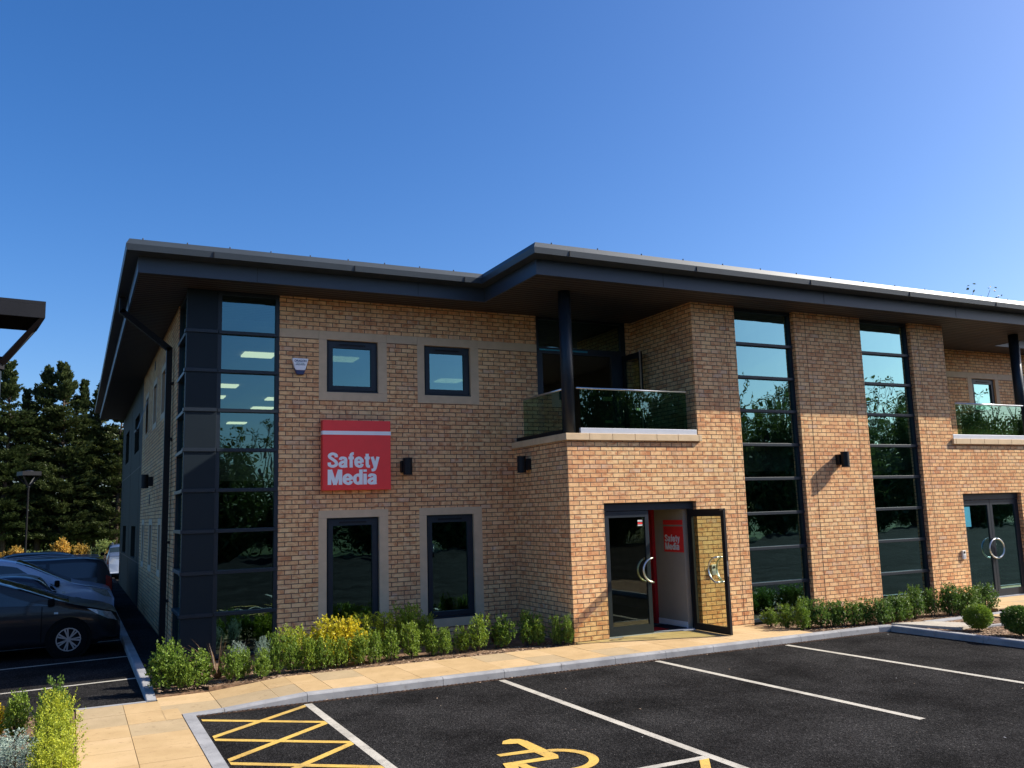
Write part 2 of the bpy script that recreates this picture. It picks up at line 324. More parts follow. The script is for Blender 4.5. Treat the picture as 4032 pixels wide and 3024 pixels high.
# --- kerbs (chamfered stones with joints)
kb=MB()
def kerb_run(p,q,h=.10,w=.125,L=.875,z0=None,z1=None,inner=1):
    p=Vector(p);q=Vector(q); d=(q-p); n_=max(1,round(d.length/L)); dn=d.normalized(); nn=Vector((-dn.y,dn.x))*inner
    for k in range(n_):
        A_=p+d*(k/n_)+dn*.003; B_=p+d*((k+1)/n_)-dn*.003
        prof=[(0,-.02),(.0,h-.022),(.012,h-.004),(.022,h),(w,h),(w,-.02)]
        def sec(P_,zt):
            return [(P_.x+nn.x*o_,P_.y+nn.y*o_,ZA+(zz if zz<.01 else zz-h+zt)) for o_,zz in prof]
        t0=h if z0 is None else z0+(z1-z0)*k/n_; t1=h if z0 is None else z0+(z1-z0)*(k+1)/n_
        i=len(kb.v); kb.v+=sec(A_,t0)+sec(B_,t1); m_=len(prof)
        for j in range(m_-1): kb.f.append((i+j,i+j+m_,i+j+1+m_,i+j+1)); kb.m.append(0)
        kb.f.append(tuple(i+j for j in range(m_))); kb.f.append(tuple(i+m_+j for j in reversed(range(m_)))); kb.m+=[0,0]
kerb_run((-.35,YK),(9.36,YK)); kerb_run((-1.31,YK),(-.35,YK),L=2,z0=.03,z1=.1); kerb_run((-1.765,YK),(-1.31,YK),z0=.014,z1=.03)
kerb_run((9.36,YK),(9.62,YK-.06),L=1); kerb_run((9.56,-3.62),(9.80,-12),inner=1,w=.13)
kerb_run((-2.08,30),(-2.08,-1.3),inner=1); kerb_run((-2.08,-1.3),(-2.08,-2.36),z0=.1,z1=.014,L=.6)
kerb_run((10.46,-3.66),(13.2,-3.62),inner=1); kerb_run((10.55,-4.45),(13.0,-4.62),inner=-1); kerb_run((13.2,-3.62),(19,-3.4),inner=1)
kb.box(-1.765,-1.635,-12,YK,ZA-.05,-.085)
kb.box(-2.86,-2.08,-2.45,-2.37,ZA-.05,-.086)
tag(kb.build('kerb','kerb_stone'),kind='structure')
# slot drain beside the kerb
dr=MB(); 
for k in range(196): dr.box(-1.62+k*.056,-1.592+k*.056,YK-.085,YK-.012,ZA,ZA+.006)
dr.box(-1.63,9.45,YK-.095,YK-.088,ZA,ZA+.008)
tag(dr.build('drain','chip_dark'),kind='structure')
# --- painted markings
def strip(mb,p,q,w,z=ZA+.0025,mi=0,capdir=None):
    p=Vector(p);q=Vector(q); d=(q-p).normalized(); n_=Vector((-d.y,d.x))*w/2
    if capdir is not None: n_=Vector(capdir)*(w/2/abs(Vector(capdir).dot(Vector((-d.y,d.x)))))
    mb.face([(*(p-n_),z),(*(q-n_),z),(*(q+n_),z),(*(p+n_),z)],mi)
wl=MB()
for x0,y1 in ((-.37,-12),(2.20,-12),(4.70,-8.05),(7.18,-8.05+.0),(9.7-20,-12)):
    if x0>-1: strip(wl,(x0,YK-.115),(x0+(.0 if y1<-9 else .15),y1),.095)
strip(wl,(2.15,-7.98),(-.32,-7.98),.09)
for (xa,ya),(xb,yb) in (((-2.085,-.46),(-6.5,-.90)),((-2.085,1.88),(-6.5,1.35)),((-2.085,4.22),(-6.5,3.75)),((-2.085,6.6),(-6.5,6.1)),((-2.085,8.95),(-6.5,8.4)),((-2.085,11.3),(-6.5,10.8))): strip(wl,(xa,ya),(xb,yb),.075)
for k in range(9): strip(wl,(-12+2.5*k,30),(-12+2.5*k,35),.09)
tag(wl.build('parking_lines','white_paint'),kind='structure')
yl=MB(); hz=ZA+.0045; Yc=(0,1)
for k in range(4):
    y=-3.85-1.0*k
    strip(yl,(-1.60,y-.02*0),(-.425,y-.87),.085,hz,0,Yc)
    strip(yl,(-1.60,y-.89),(-.425,y+.08 if k==0 else y+.09),.085,hz+.0015,0,Yc)
for k in range(3): strip(yl,(2.09-.85*k,-8.03),(1.55-.85*k,-8.8),.085,hz,0,(1,0))
tag(yl.build('hatching','yellow_paint'),kind='structure')
ws=MB(); 
def arc(mb,cx,cy,r0,r1,a0,a1,n=28,z=hz):
    for k in range(n):
        t0=a0+(a1-a0)*k/n; t1=a0+(a1-a0)*(k+1)/n
        mb.face([(cx+r0*math.cos(t0),cy+r0*math.sin(t0),z),(cx+r1*math.cos(t0),cy+r1*math.sin(t0),z),(cx+r1*math.cos(t1),cy+r1*math.sin(t1),z),(cx+r0*math.cos(t1),cy+r0*math.sin(t1),z)])
arc(ws,.98,-7.36,.285,.375,R(75),R(-190),36)
ws.face([(.80,-6.60,hz),(.86,-6.50,hz),(.95,-6.47,hz),(1.03,-6.52,hz),(1.06,-6.62,hz),(1.07,-7.22,hz),(1.02,-7.32,hz),(.94,-7.25,hz),(.93,-7.02,hz),(.60,-6.98,hz),(.60,-6.90,hz),(.93,-6.92,hz),(.94,-6.66,hz),(.88,-6.64,hz)][::1])
ws.face([(1.02,-7.32,hz+.0015),(.62,-7.30,hz+.0015),(.50,-7.60,hz+.0015),(.42,-7.58,hz+.0015),(.52,-7.20,hz+.0015),(.98,-7.22,hz+.0015)])
tag(ws.build('wheelchair_symbol','yellow_paint'),kind='structure')
# ================================================================== OFFICE BUILDING
MX=20.78   # mirror: x -> MX-x
HS=5.81; YB=-1.982
ob=empty('office_building',(10.39,8,0)); tag(ob,'two storey buff brick office building with projecting entrance bays and deep dark metal eaves','office building')
OB=Matrix.Translation((-10.39,-8,0))
def part(mb,name,mats,parent=None,smooth=False,bevel=0):
    o=mb.build(name,mats,None,smooth,bevel); o.data.transform(OB) if parent is None else None
    o.parent=parent or ob; return o
# sub-parts are given in world metres too
def sub(mb,name,mats,parent,smooth=False,bevel=0):
    o=mb.build(name,mats,None,smooth,bevel); o.data.transform(OB); o.parent=parent; return o
def pieces(mb):
    par=list(range(len(mb.v)))
    def fd(a):
        while par[a]!=a: par[a]=par[par[a]]; a=par[a]
        return a
    for f_ in mb.f:
        for k in f_[1:]: par[fd(k)]=fd(f_[0])
    gr={}
    for f_,mi in zip(mb.f,mb.m): gr.setdefault(fd(f_[0]),[]).append((f_,mi))
    res=[]
    for fs_ in gr.values():
        q=MB(); mp={}
        for f_,mi in fs_:
            for k in f_:
                if k not in mp: mp[k]=len(q.v); q.v.append(mb.v[k])
            q.f.append(tuple(mp[k] for k in f_)); q.m.append(mi)
        res.append(q)
    return res
def parts(mb,name,mats,parent=None,bevel=0):
    for q in pieces(mb):
        if parent: sub(q,name,mats,parent,bevel=bevel)
        else: part(q,name,mats,bevel=bevel)
def wallp(*a_):
    q=MB(); wall(q,*a_); part(q,'wall','brick')
def mx(x,m_): return MX-x if m_ else x
def hol(h,m_): return (min(mx(h[0],m_),mx(h[1],m_)),max(mx(h[0],m_),mx(h[1],m_)),h[2],h[3])
U1,U1b,U2,U2b=.662,1.862,2.429,3.623; O=((.798,1.704),(2.562,3.463)); zUb,zUt=4.061,5.108; zBt=5.253
zLb,zLt=.165,2.211
bw=MB(); stn=MB(); cop=MB(); jn=MB()
for m_ in (0,1):
    # recessed wall A
    holesA=[(U1,U1b,zUb,zUt),(U2,U2b,zUb,zUt),(-1,6,zUt,zBt),(U1,U1b,zLb,zLt),(U2,U2b,zLb,zLt)]
    a0,a1=sorted((mx(0,m_),mx(4.85,m_))); wallp('y',0,.3,a0,a1,-.2,HS,[hol(h,m_) for h in holesA])
    # below balcony wall A continues behind; return of bay B (x=4.305)
    wallp('x',mx(4.305,m_),(-.25 if m_ else .25),YB+.25,-.0005,-.2,3.245,[])
    # ground storey of bay B
    e0,e1=4.963,6.882
    a0,a1=sorted((mx(4.305,m_),mx(7.014,m_))); wallp('y',YB,.25,a0,a1,-.2,3.245,[hol((e0,e1,-.3,2.2),m_)])
    # pier next to strip window
    a0,a1=sorted((mx(7.014,m_),mx(8.017,m_))); wallp('y',YB,.25,a0,a1,-.2,HS,[])
    # balcony return wall
    wallp('x',mx(7.014,m_),(-.22 if m_ else .22),YB+.25,.15,3.3,HS,[])
    part(MB().box(mx(6.90,m_),mx(7.014,m_),.0,.149,3.3,HS),'wall','brick')
    q_=MB(); wall(q_,'x',mx(8.017,m_),(.12 if m_ else -.12),YB+.25,.6,-.2,HS,[]); part(q_,'inner_lining','interior_dark')
    # stone band + window surrounds
    def st(x0,x1,z0,z1,y0=-.004): stn.box(mx(x0,m_),mx(x1,m_),y0,.2,z0,z1)
    for k,(s0,s1) in enumerate(((U1,U1b),(U2,U2b))):
        o0,o1=O[k]
        st(s0,o0,4.205,zUt-.0); st(o1,s1,4.205,zUt); st(s0,s1,zUb,4.203,-.008)
        st(s0,o0,.308,2.084); st(o1,s1,.308,2.084); st(s0,s1,2.086,zLt,-.006); st(s0,s1,zLb,.306,-.010)
    for xa,xb in ((0,U1),(U1,U1b),(U1b,U2),(U2,U2b),(U2b,4.85)): st(xa+.002,xb-.002,5.11,zBt,-.006 if xb-xa in (1.2,) else -.004)
    # coping of balcony
    n_=6
    for k in range(n_):
        xa=4.255+(6.985-4.255)*k/n_; xb=4.255+(6.985-4.255)*(k+1)/n_; cop.box(mx(xa+.002,m_),mx(xb-.002,m_),YB-.055,YB+.30,3.25,3.365)
    for k in range(4):
        ya=YB+.302+(1.67)*k/4; yb=YB+.302+1.67*(k+1)/4; cop.box(mx(4.255,m_),mx(4.60,m_),ya+.002,yb-.002,3.25,3.365)
    cop.box(mx(6.988,m_),mx(7.06,m_),YB-.055,YB-.001,3.25,3.365)
    for xj in (7.80,): jn.box(mx(xj-.004,m_),mx(xj+.004,m_),YB-.002,YB+.01,-.02,HS)
# central pier between strips
wallp('y',YB,.25,9.496,11.284,-.2,HS,[])
q_=MB(); wall(q_,'x',9.496,.12,YB+.25,.6,-.2,HS,[]); part(q_,'inner_lining','interior_dark'); q_=MB(); wall(q_,'x',11.284,-.12,YB+.25,.6,-.2,HS,[]); part(q_,'inner_lining','interior_dark')
for xj in (9.78,11.0): jn.box(xj-.004,xj+.004,YB-.002,YB+.01,-.02,HS)
# side wall x=-1.45
XS=-1.45
hu=[(3.55,4.55,4.12,5.22),(5.6,6.6,4.12,5.22),(7.95,8.95,4.12,5.22)]; hl=[(3.8,4.5,1.05,2.17),(5.95,6.85,1.05,2.17),(8.3,9.1,1.05,2.17)]
wallp('x',XS,.3,1.343,9.89,-.2,HS,hu+hl)
wallp('x',MX-XS,-.3,1.343,9.89,-.2,HS,[])
def stone_side(mb,y0,y1,z0,z1):
    w=.13; x=XS
    mb.box(x-.005,x+.2,y0,y0+w,z0+.13,z1-.13); mb.box(x-.005,x+.2,y1-w,y1,z0+.13,z1-.13); mb.box(x-.007,x+.2,y0,y1,z0,z0+.128); mb.box(x-.007,x+.2,y0,y1,z1-.128,z1)
for h in hu+hl: stone_side(stn,*h)
parts(stn,'stone_trim','stone'); parts(cop,'coping_stone','coping_stone',bevel=.006); parts(jn,'movement_joint','chip_dark')
# rear part clad in dark green panels
cl=MB(); hc=[(11.3,13.3,4.05,5.08),(16.3,18.3,4.05,5.08),(11.75,13.7,1.13,2.0),(16.5,18.6,1.13,2.0)]
wall(cl,'x',XS+.005,.25,9.892,20.5,-.2,HS,hc); cl.box(XS+.005,MX-XS,20.25,20.5,-.2,HS); cl.box(MX-XS-.25,MX-XS,9.9,20.25,-.2,HS)
part(cl,'cladding','green_cladding')
js=MB()
for y in (10.9,14.9,19.2): js.box(XS+.001,XS+.006,y-.012,y+.012,0,HS)
js.box(XS+.001,XS+.006,9.9,20.5,1.06,1.085); js.box(XS+.001,XS+.006,9.9,20.5,3.55,3.57); parts(js,'panel_joint','black_metal')
for h in hc:
    w_=MB(); w_.box(XS+.10,XS+.13,h[0],h[1],h[2],h[3]); sub(w_,'pane','car_glass',part(MB().box(XS+.13,XS+.16,h[0],h[1],h[2],h[3]),'window','frame_metal'))
# interior: floors, ceilings, back walls (seen only through the glass)
it=MB(); it.box(-1.3,4.30,.31,19.9,-.15,-.005); it.box(4.31,16.4,-1.72,19.9,-.15,-.005); it.box(16.41,22,.31,19.9,-.15,-.005)
parts(it,'floor','interior_floor')
it=MB(); it.box(-1.3,4.30,.05,19.9,2.72,3.22); it.box(4.31,16.47,-1.72,19.9,2.72,3.22); it.box(16.5,22,.31,19.9,2.72,3.22); parts(it,'floor_slab','plaster')
it=MB(); it.box(-1.25,4.9,.31,19.9,5.34,5.42); it.box(4.92,15.9,.2,19.9,5.34,5.42); parts(it,'ceiling','ceiling_tile')
it=MB(); it.box(-1.2,22,19.7,19.9,0,5.3); it.box(7.9,8.0,.7,19,0,5.3); it.box(12.8,12.9,.7,19,0,5.3); it.box(-1.2,8,7,7.1,0,2.7);parts(it,'partition','interior_dark')
# ---- roof
out=[(-2.43,20.57),(-2.43,-1.02),(3.265,-1.02),(3.265,-3.0),(17.515,-3.0),(17.515,-1.02),(23.21,-1.02),(23.21,20.57)]
idir=[(1,-1),(1,1),(1,1),(1,1),(-1,1),(-1,1),(-1,1),(-1,-1)]
def inset(dx,dy): return [(x+a*dx,y+b*dy) for (x,y),(a,b) in zip(out,idir)]
def ring(mb,secs,mi=0):
    n=len(out); base=len(mb.v)
    for (dx,dy,z) in secs: mb.v+=[(x,y,z) for x,y in inset(dx,dy)]
    for k in range(len(secs)-1):
        for j in range(n):
            a_=base+k*n+j; b2=base+k*n+(j+1)%n; mb.f.append((a_,b2,b2+n,a_+n)); mb.m.append(mi)
rf=empty('roof',(0,0,0),parent=ob); 
gt=MB(); ring(gt,[(.16,.22,6.225),(.055,.055,6.245),(.045,.045,6.243),(0,0,6.155),(.012,.012,6.062),(.20,.32,6.060)]); go=sub(gt,'gutter','gutter_metal',rf)
fs=MB(); ring(fs,[(.188,.304,6.062),(.188,.304,5.812),(.215,.33,5.809)]); sub(fs,'fascia','fascia_metal',rf)
def poly_fill(mb,pl,z,flip=False):
    # L-shaped outline split into rectangles
    (x0,y1),(_,ya),(xi,_),(_,yb),(xj,_),_,(x1,_),_=pl
    for rc in ((x0,xi,ya,y1),(xi,xj,yb,y1),(xj,x1,ya,y1)):
        p=[(rc[0],rc[2],z),(rc[1],rc[2],z),(rc[1],rc[3],z),(rc[0],rc[3],z)]
        mb.face(p[::-1] if flip else p)
sf=MB(); poly_fill(sf,inset(.21,.325),5.811,True); sub(sf,'soffit','soffit',rf)
sh=MB(); poly_fill(sh,inset(.12,.18),6.222); sub(sh,'roof_sheet','gutter_metal',rf)
jb=MB()
for x in (-1.2,1.0,2.95): jb.box(x-.006,x+.006,-1.026,-1.0,6.07,6.15)
for x in (3.9,6.4,9.0,11.6,14.2,16.8): jb.box(x-.006,x+.006,-3.006,-2.98,6.07,6.15)
for x in (-.5,2.2): jb.box(x-.003,x+.003,-.718,-.70,5.82,6.05)
for x in (5.9,9.6,13.3,16.9): jb.box(x-.003,x+.003,-2.699,-2.69,5.82,6.05)
parts(jb,'joint_cover','black_metal',rf)
bt=MB()
for k in range(9): bt.tube([(-2.2+.62*k,-.97,6.24),(-2.2+.62*k,-.97,6.265)],.010,6)
for k in range(16): bt.tube([(3.6+.85*k,-2.95,6.24),(3.6+.85*k,-2.95,6.265)],.010,6)
parts(bt,'bolt','black_metal',rf)
# ---- casement windows
def casement(parent,o0,o1,z0,z1,m_,vent=True):
    x0,x1=sorted((mx(o0,m_),mx(o1,m_))); y=.055; w_=.07; s_=.05
    fr=MB(); wall(fr,'y',y,.07,x0,x1,z0,z1,[(x0+s_,x1-s_,z0+s_,z1-s_)]); wo_=part(fr,'window','frame_metal')
    sa=MB(); wall(sa,'y',y-.018,.06,x0+s_-.012,x1-s_+.012,z0+s_-.012,z1-s_+.012,[(x0+.115,x1-.115,z0+.115,z1-.13)]); sub(sa,'frame','frame_metal',wo_,bevel=.006)
    sub(MB().box(x0+.112,x1-.112,y+.018,y+.022,z0+.112,z1-.127),'pane','window_glass',wo_)
    sub(MB().box(x0+.22,x1-.22,y-.030,y-.0185,z1-.088,z1-.062),'vent','black_metal',wo_)
    sub(MB().box(x0,x1,y-.05,y-.001,z0,z0+.022),'sill','frame_metal',wo_)
for m_ in (0,1):
    for o0,o1 in O: casement(ob,o0,o1,4.205,5.108,m_); casement(ob,o0,o1,.308,2.084,m_)
for h in hu+hl:
    y0,y1,z0,z1=h; wo_=part(MB().box(XS+.06,XS+.09,y0+.13,y1-.13,z0+.13,z1-.13),'window','frame_metal')
    sub(MB().box(XS+.052,XS+.058,y0+.2,y1-.2,z0+.2,z1-.2),'pane','window_glass',wo_)
# top-hung side sash standing open
h=hu[2]; so=MB(); 
for (ya,yb,za,zb) in ((h[0]+.14,h[0]+.19,0,1),(h[1]-.19,h[1]-.14,0,1)):
    so.face([(XS+.03,ya,h[3]-.14),(XS+.03,yb,h[3]-.14),(XS-.22,yb,h[2]+.16),(XS-.22,ya,h[2]+.16)]); so.face([(XS+.0,yb,h[3]-.14),(XS+.0,ya,h[3]-.14),(XS-.25,ya,h[2]+.16),(XS-.25,yb,h[2]+.16)])
so.box(XS-.26,XS-.21,h[0]+.14,h[1]-.14,h[2]+.14,h[2]+.19); so.face([(XS+.0,h[0]+.17,h[3]-.2),(XS+.0,h[1]-.17,h[3]-.2),(XS-.22,h[1]-.17,h[2]+.19),(XS-.22,h[0]+.17,h[2]+.19)]); part(so,'open_sash','black_metal')
# ---- tall strip windows
T=[5.12-.6365*k for k in range(8)]
def strip_window(axis,p,a0,a1,zb,zt,label,mull=.055,rec=.0,lap=.01):
    fr=MB(); 
    zs=[zt]+T+[zb]
    holes=[(a0+mull,a1-mull,zs[k+1]+(.03 if k<8 else .05),zs[k]-(.03 if k else .06)) for k in range(9)]
    wall(fr,axis,p,.11,a0,a1,zb,zt,holes); wo_=part(fr,'strip_window','frame_metal'); wo_['label']=label
    tr=MB()
    for z in T:
        if axis=='y': tr.box(a0+.01,a1-.01,p-.022,p-.001,z-.028,z+.028)
        else: tr.box(p-.022,p-.001,a0+.01,a1-.01,z-.028,z+.028)
    parts(tr,'transom','frame_metal',wo_,bevel=.004)
    for q in holes:
        e=MB(); j=random.Random(q[2]).uniform(-.0018,.0018)
        if axis=='y': e.face([(q[0]-lap,p+.045+j,q[2]-lap),(q[1]+lap,p+.045-j,q[2]-lap),(q[1]+lap,p+.045,q[3]+lap),(q[0]-lap,p+.045,q[3]+lap)])
        else: e.face([(p+.045,q[0]-lap,q[2]-lap),(p+.045,q[1]+lap,q[2]-lap),(p+.045,q[1]+lap,q[3]+lap),(p+.045,q[0]-lap,q[3]+lap)])
        sub(e,'pane','window_glass',wo_)
    return wo_
strip_window('y',YB+.09,8.019,9.494,.0,5.806,'tall glazed strip beside the open entrance door')
strip_window('y',YB+.09,11.286,12.761,.0,5.806,'tall glazed strip beside the closed right entrance')
strip_window('y',-.01,-.985,-.004,.0,5.806,'tall glazed strip at the left corner of the building',mull=.06)
strip_window('x',XS+.012,.105,1.338,.0,5.806,'narrow glazed strip on the side of the corner',mull=.05)
# corner panels
cp=MB(); zs=[5.806]+T+[0.0]
for k in range(9):
    za,zb=zs[k+1]+.006,zs[k]-.006
    cp.box(XS-.012,-.988,-.032,.08,za,zb); cp.box(XS-.012,XS+.03,.082,.103,za,zb)
parts(cp,'corner_panel','cladding',bevel=.003)
ct=MB()
for z in T: ct.box(XS-.036,-.99,-.056,-.033,z-.028,z+.028); ct.box(XS-.036,XS-.013,-.032,.104,z-.028,z+.028)
parts(ct,'transom','frame_metal',bevel=.003)
cp=MB(); cp.box(MX+.004,MX-XS,-.03,.08,0,5.8); cp.box(MX-XS-.05,MX-XS+.01,.082,1.34,0,5.8); part(cp,'corner_panel','cladding')
# ---- balconies
for m_ in (0,1):
    bal=empty('balcony',(0,0,0),parent=ob); bal['label']='left balcony above the open entrance' if not m_ else 'right balcony with bright base rail'
    def S(mb,n_,mat,**k): return sub(mb,n_,mat,bal,**k)
    S(MB().box(mx(4.31,m_),mx(7.0,m_),YB+.31,.0,3.22,3.30),'deck','pale_slab')
    ch=MB(); ch.box(mx(4.575,m_),mx(6.99,m_),YB+.0,YB+.05,3.366,3.46); S(ch,'base_rail','channel_metal',bevel=.004)
    S(MB().box(mx(4.36,m_),mx(4.42,m_),YB+.25,-.02,3.366,3.45),'base_rail','black_metal')
    S(MB().box(mx(4.60,m_),mx(6.80,m_),YB+.018,YB+.030,3.44,4.13),'glass_panel','balustrade_glass')
    S(MB().box(mx(4.384,m_),mx(4.396,m_),YB+.28,-.28,3.44,4.13),'glass_panel','balustrade_glass')
    S(MB().tube([(mx(4.53,m_),YB+.024,4.135),(mx(6.80,m_),YB+.024,4.135)],.019,10),'handrail','steel',smooth=True)
    S(MB().tube([(mx(4.39,m_),YB+.24,4.135),(mx(4.39,m_),-.28,4.135)],.019,10),'handrail','steel',smooth=True)
    col_=MB(); col_.tube([(mx(4.43,m_),YB+.13,3.366),(mx(4.43,m_),YB+.13,5.809)],.108,28); o=part(col_,'column','frame_metal',smooth=True)
    # glazed screen with door, standing open on the left balcony
    sc=MB(); a0,a1=sorted((mx(4.852,m_),mx(6.90,m_)))
    hl_=[hol((4.92,6.78,5.225,5.76),m_),hol((4.99,6.55,3.35,5.10),m_)] if not m_ else [hol((4.92,6.78,5.225,5.76),m_),hol((4.99,6.78,3.35,5.10),m_)]
    wall(sc,'y',.03,.07,a0,a1,3.3,5.808,hl_); scr=part(sc,'balcony_screen','frame_metal')
    sub(MB().box(mx(4.92,m_),mx(6.78,m_),.055,.06,5.22,5.77),'pane','window_glass',scr)
    if m_: sub(MB().box(mx(4.98,m_),mx(6.78,m_),.055,.06,3.34,5.11),'pane','window_glass',scr)
    else:
        fr=MB(); wall(fr,'x',6.80,.045,-.62,.02,3.32,5.12,[(-.55,-.05,3.42,5.02)]); dd=part(fr,'balcony_door','black_metal'); sub(MB().box(6.82,6.825,-.55,-.05,3.42,5.02),'pane','door_glass',dd)
        fr=MB(); wall(fr,'y',-.64,.045,6.28,6.76,3.32,5.12,[(6.33,6.70,3.42,5.02)])
        sub(MB().box(6.33,6.62,.055,.058,4.22,4.30),'sticker','yellow_sticker',scr); sub(MB().box(6.36,6.62,.055,.058,3.78,3.83),'sticker','yellow_sticker',scr)
        sub(MB().box(6.775,6.798,-.632,-.612,3.4,5.13),'edge_strip','steel',dd)
        sub(MB().box(4.93,6.0,.022,.029,5.155,5.185),'sill_flashing','teal_card',scr)
# ---- entrances
def glazed_leaf(w,h,open_=False):
    root=None
for m_ in (0,1):
    X=lambda x:mx(x,m_); y=YB+.095
    ent=empty('entrance',(0,0,0),parent=ob); ent['label']='left entrance with its right leaf standing open' if not m_ else 'right entrance with both leaves closed'
    S=lambda mb,n_,mat,**k: sub(mb,n_,mat,ent,**k)
    fr=MB(); fr.box(X(4.963),X(6.882),y-.01,y+.1,2.062,2.199); fr.box(X(4.963),X(5.03),y,y+.09,0,2.060); fr.box(X(6.81),X(6.882),y,y+.09,0,2.060); S(fr,'door_frame','frame_metal',bevel=.004)
    th=MB(); th.box(X(4.97),X(6.875),y-.04,y+.12,-.02,.008); S(th,'threshold','channel_metal')
    def leaf(x0,x1,hside,label=None):
        a0,a1=sorted((X(x0),X(x1))); L=MB(); wall(L,'y',y+.0,.045,a0,a1,.012,2.055,[(a0+.075,a1-.075,.16,1.95)]); lf=sub(L,'door','frame_metal',ob,bevel=.004)
        sub(MB().box(a0+.07,a1-.07,y+.02,y+.026,.155,1.955),'pane','door_glass' if not m_ else 'window_glass',lf)
        return lf
    def handle(lf,pts): sub(MB().tube(pts,.016,12),'handle','steel',lf,smooth=True)
    def carc(cx,sgn,yy,zc=1.05,rr=.21):
        return [(cx+sgn*(.2 - rr*math.cos(t)*1.0 -.2+ (0)),yy,zc+.205*math.sin(t)) for t in [R(-80+16*k) for k in range(11)]]
    if not m_:
        lf=leaf(5.032,5.915,1); cx=5.93
        for yy in (y-.07,y+.10):
            pts=[(cx-.215*math.cos(t),yy,1.05+.205*math.sin(t)) for t in [R(-84+14*k) for k in range(13)]]
            pts=[(pts[0][0],y+.0,pts[0][2])]+pts+[(pts[-1][0],y+.0,pts[-1][2])]; handle(lf,pts)
        sub(MB().box(5.70,5.80,y+.016,y+.019,1.87,1.90),'sticker','white_plastic',lf);sub(MB().box(5.70,5.80,y+.016,y+.019,1.83,1.858),'sticker','sign_red',lf);sub(MB().box(5.70,5.80,y+.016,y+.019,1.80,1.822),'sticker','white_plastic',lf)
        # open leaf, turned 90 degrees outwards
        L=MB(); wall(L,'x',6.68,.045,-2.93-.01,-2.00,.012,2.055,[(-2.86,-2.08,.13,1.93)]); lf=sub(L,'door','black_metal',ob,bevel=.004)
        sub(MB().box(6.70,6.706,-2.865,-2.075,.125,1.935),'pane','door_glass',lf)
        for sx in (-1,1):
            xx=6.7025+sx*.085; pts=[(xx,-2.76+.21*math.cos(t),1.05+.205*math.sin(t)) for t in [R(-84+14*k) for k in range(13)]]
            pts=[(6.70,pts[0][1]-.0,pts[0][2])]+pts+[(6.70,pts[-1][1],pts[-1][2])]; handle(lf,pts)
        sub(MB().box(6.69,6.715,-2.9425,-2.9405,.95,1.2),'lock','steel',lf); sub(MB().box(6.672,6.6795,-2.93,-2.86,2.03,2.056),'closer','steel',lf)
    else:
        l1=leaf(6.808,5.925,1); l2=leaf(5.915,5.032,1)
        cx=(X(5.92)); 
        for lf,sg in ((l1,-1),(l2,1)):
            for yy in (y-.07,y+.10):
                pts=[(cx+sg*(.235*math.cos(t)),yy,1.02+.205*math.sin(t)) for t in [R(-84+14*k) for k in range(13)]]
                pts=[(pts[0][0],y+.0,pts[0][2])]+pts+[(pts[-1][0],y+.0,pts[-1][2])]; handle(lf,pts)
        sub(MB().box(14.02,14.20,y-.002,y+.015,1.50,1.92),'poster','teal_card',l1)
# lobby behind the open door
lb=MB(); lb.box(6.76,6.85,YB+.25,-.86,0,2.7); part(lb,'lobby_wall','plaster'); part(MB().box(6.745,6.759,YB+.26,-.87,0.0,.10),'skirting','sign_white')
part(MB().box(6.70,6.86,-.855,-.70,0,2.7),'lobby_wall','red_wall'); part(MB().box(5.0,8.2,2.6,2.7,0,2.7),'lobby_wall','plaster')
# side light channel, downpipe
dp=MB()
def sq(mb,pts,w=.055,d=.05):
    for k in range(len(pts)-1):
        a_,b2=Vector(pts[k]),Vector(pts[k+1]); dd=(b2-a_).normalized(); s1=Vector((0,1,0)); s2=dd.cross(s1).normalized()
        q=[a_+s1*w+s2*d,a_-s1*w+s2*d,a_-s1*w-s2*d,a_+s1*w-s2*d]; q2=[p+(b2-a_) for p in q]; i=len(mb.v); mb.v+=[tuple(p) for p in q+q2]
        for f_ in ((0,1,5,4),(1,2,6,5),(2,3,7,6),(3,0,4,7),(3,2,1,0),(4,5,6,7)): mb.f.append(tuple(i+t for t in f_)); mb.m.append(0)
yd=2.05
sq(dp,[(-2.33,yd,6.06),(-2.33,yd,5.78)]); sq(dp,[(-2.35,yd,5.82),(-1.52,yd,5.16)]); sq(dp,[(-1.535,yd,5.2),(-1.535,yd,-.01)])
dpo=part(dp,'downpipe','black_metal')
for z in (4.55,3.55,1.75,.75): sub(MB().box(-1.52,-1.452,yd-.10,yd+.10,z-.02,z+.02),'bracket','black_metal',dpo)
cw=MB(); cw.tube([(-1.50,2.75+.22*math.cos(t),2.02+.2*math.sin(t)) for t in [2*PI*k/16 for k in range(17)]],.012,6,cap=False); part(cw,'cable_coil','channel_metal',smooth=True)
part(MB().box(XS-.01,XS+.02,6.8,7.0,2.5,2.72),'vent','black_metal'); part(MB().box(XS-.01,XS+.02,6.2,6.4,5.45,5.65),'vent','black_metal')
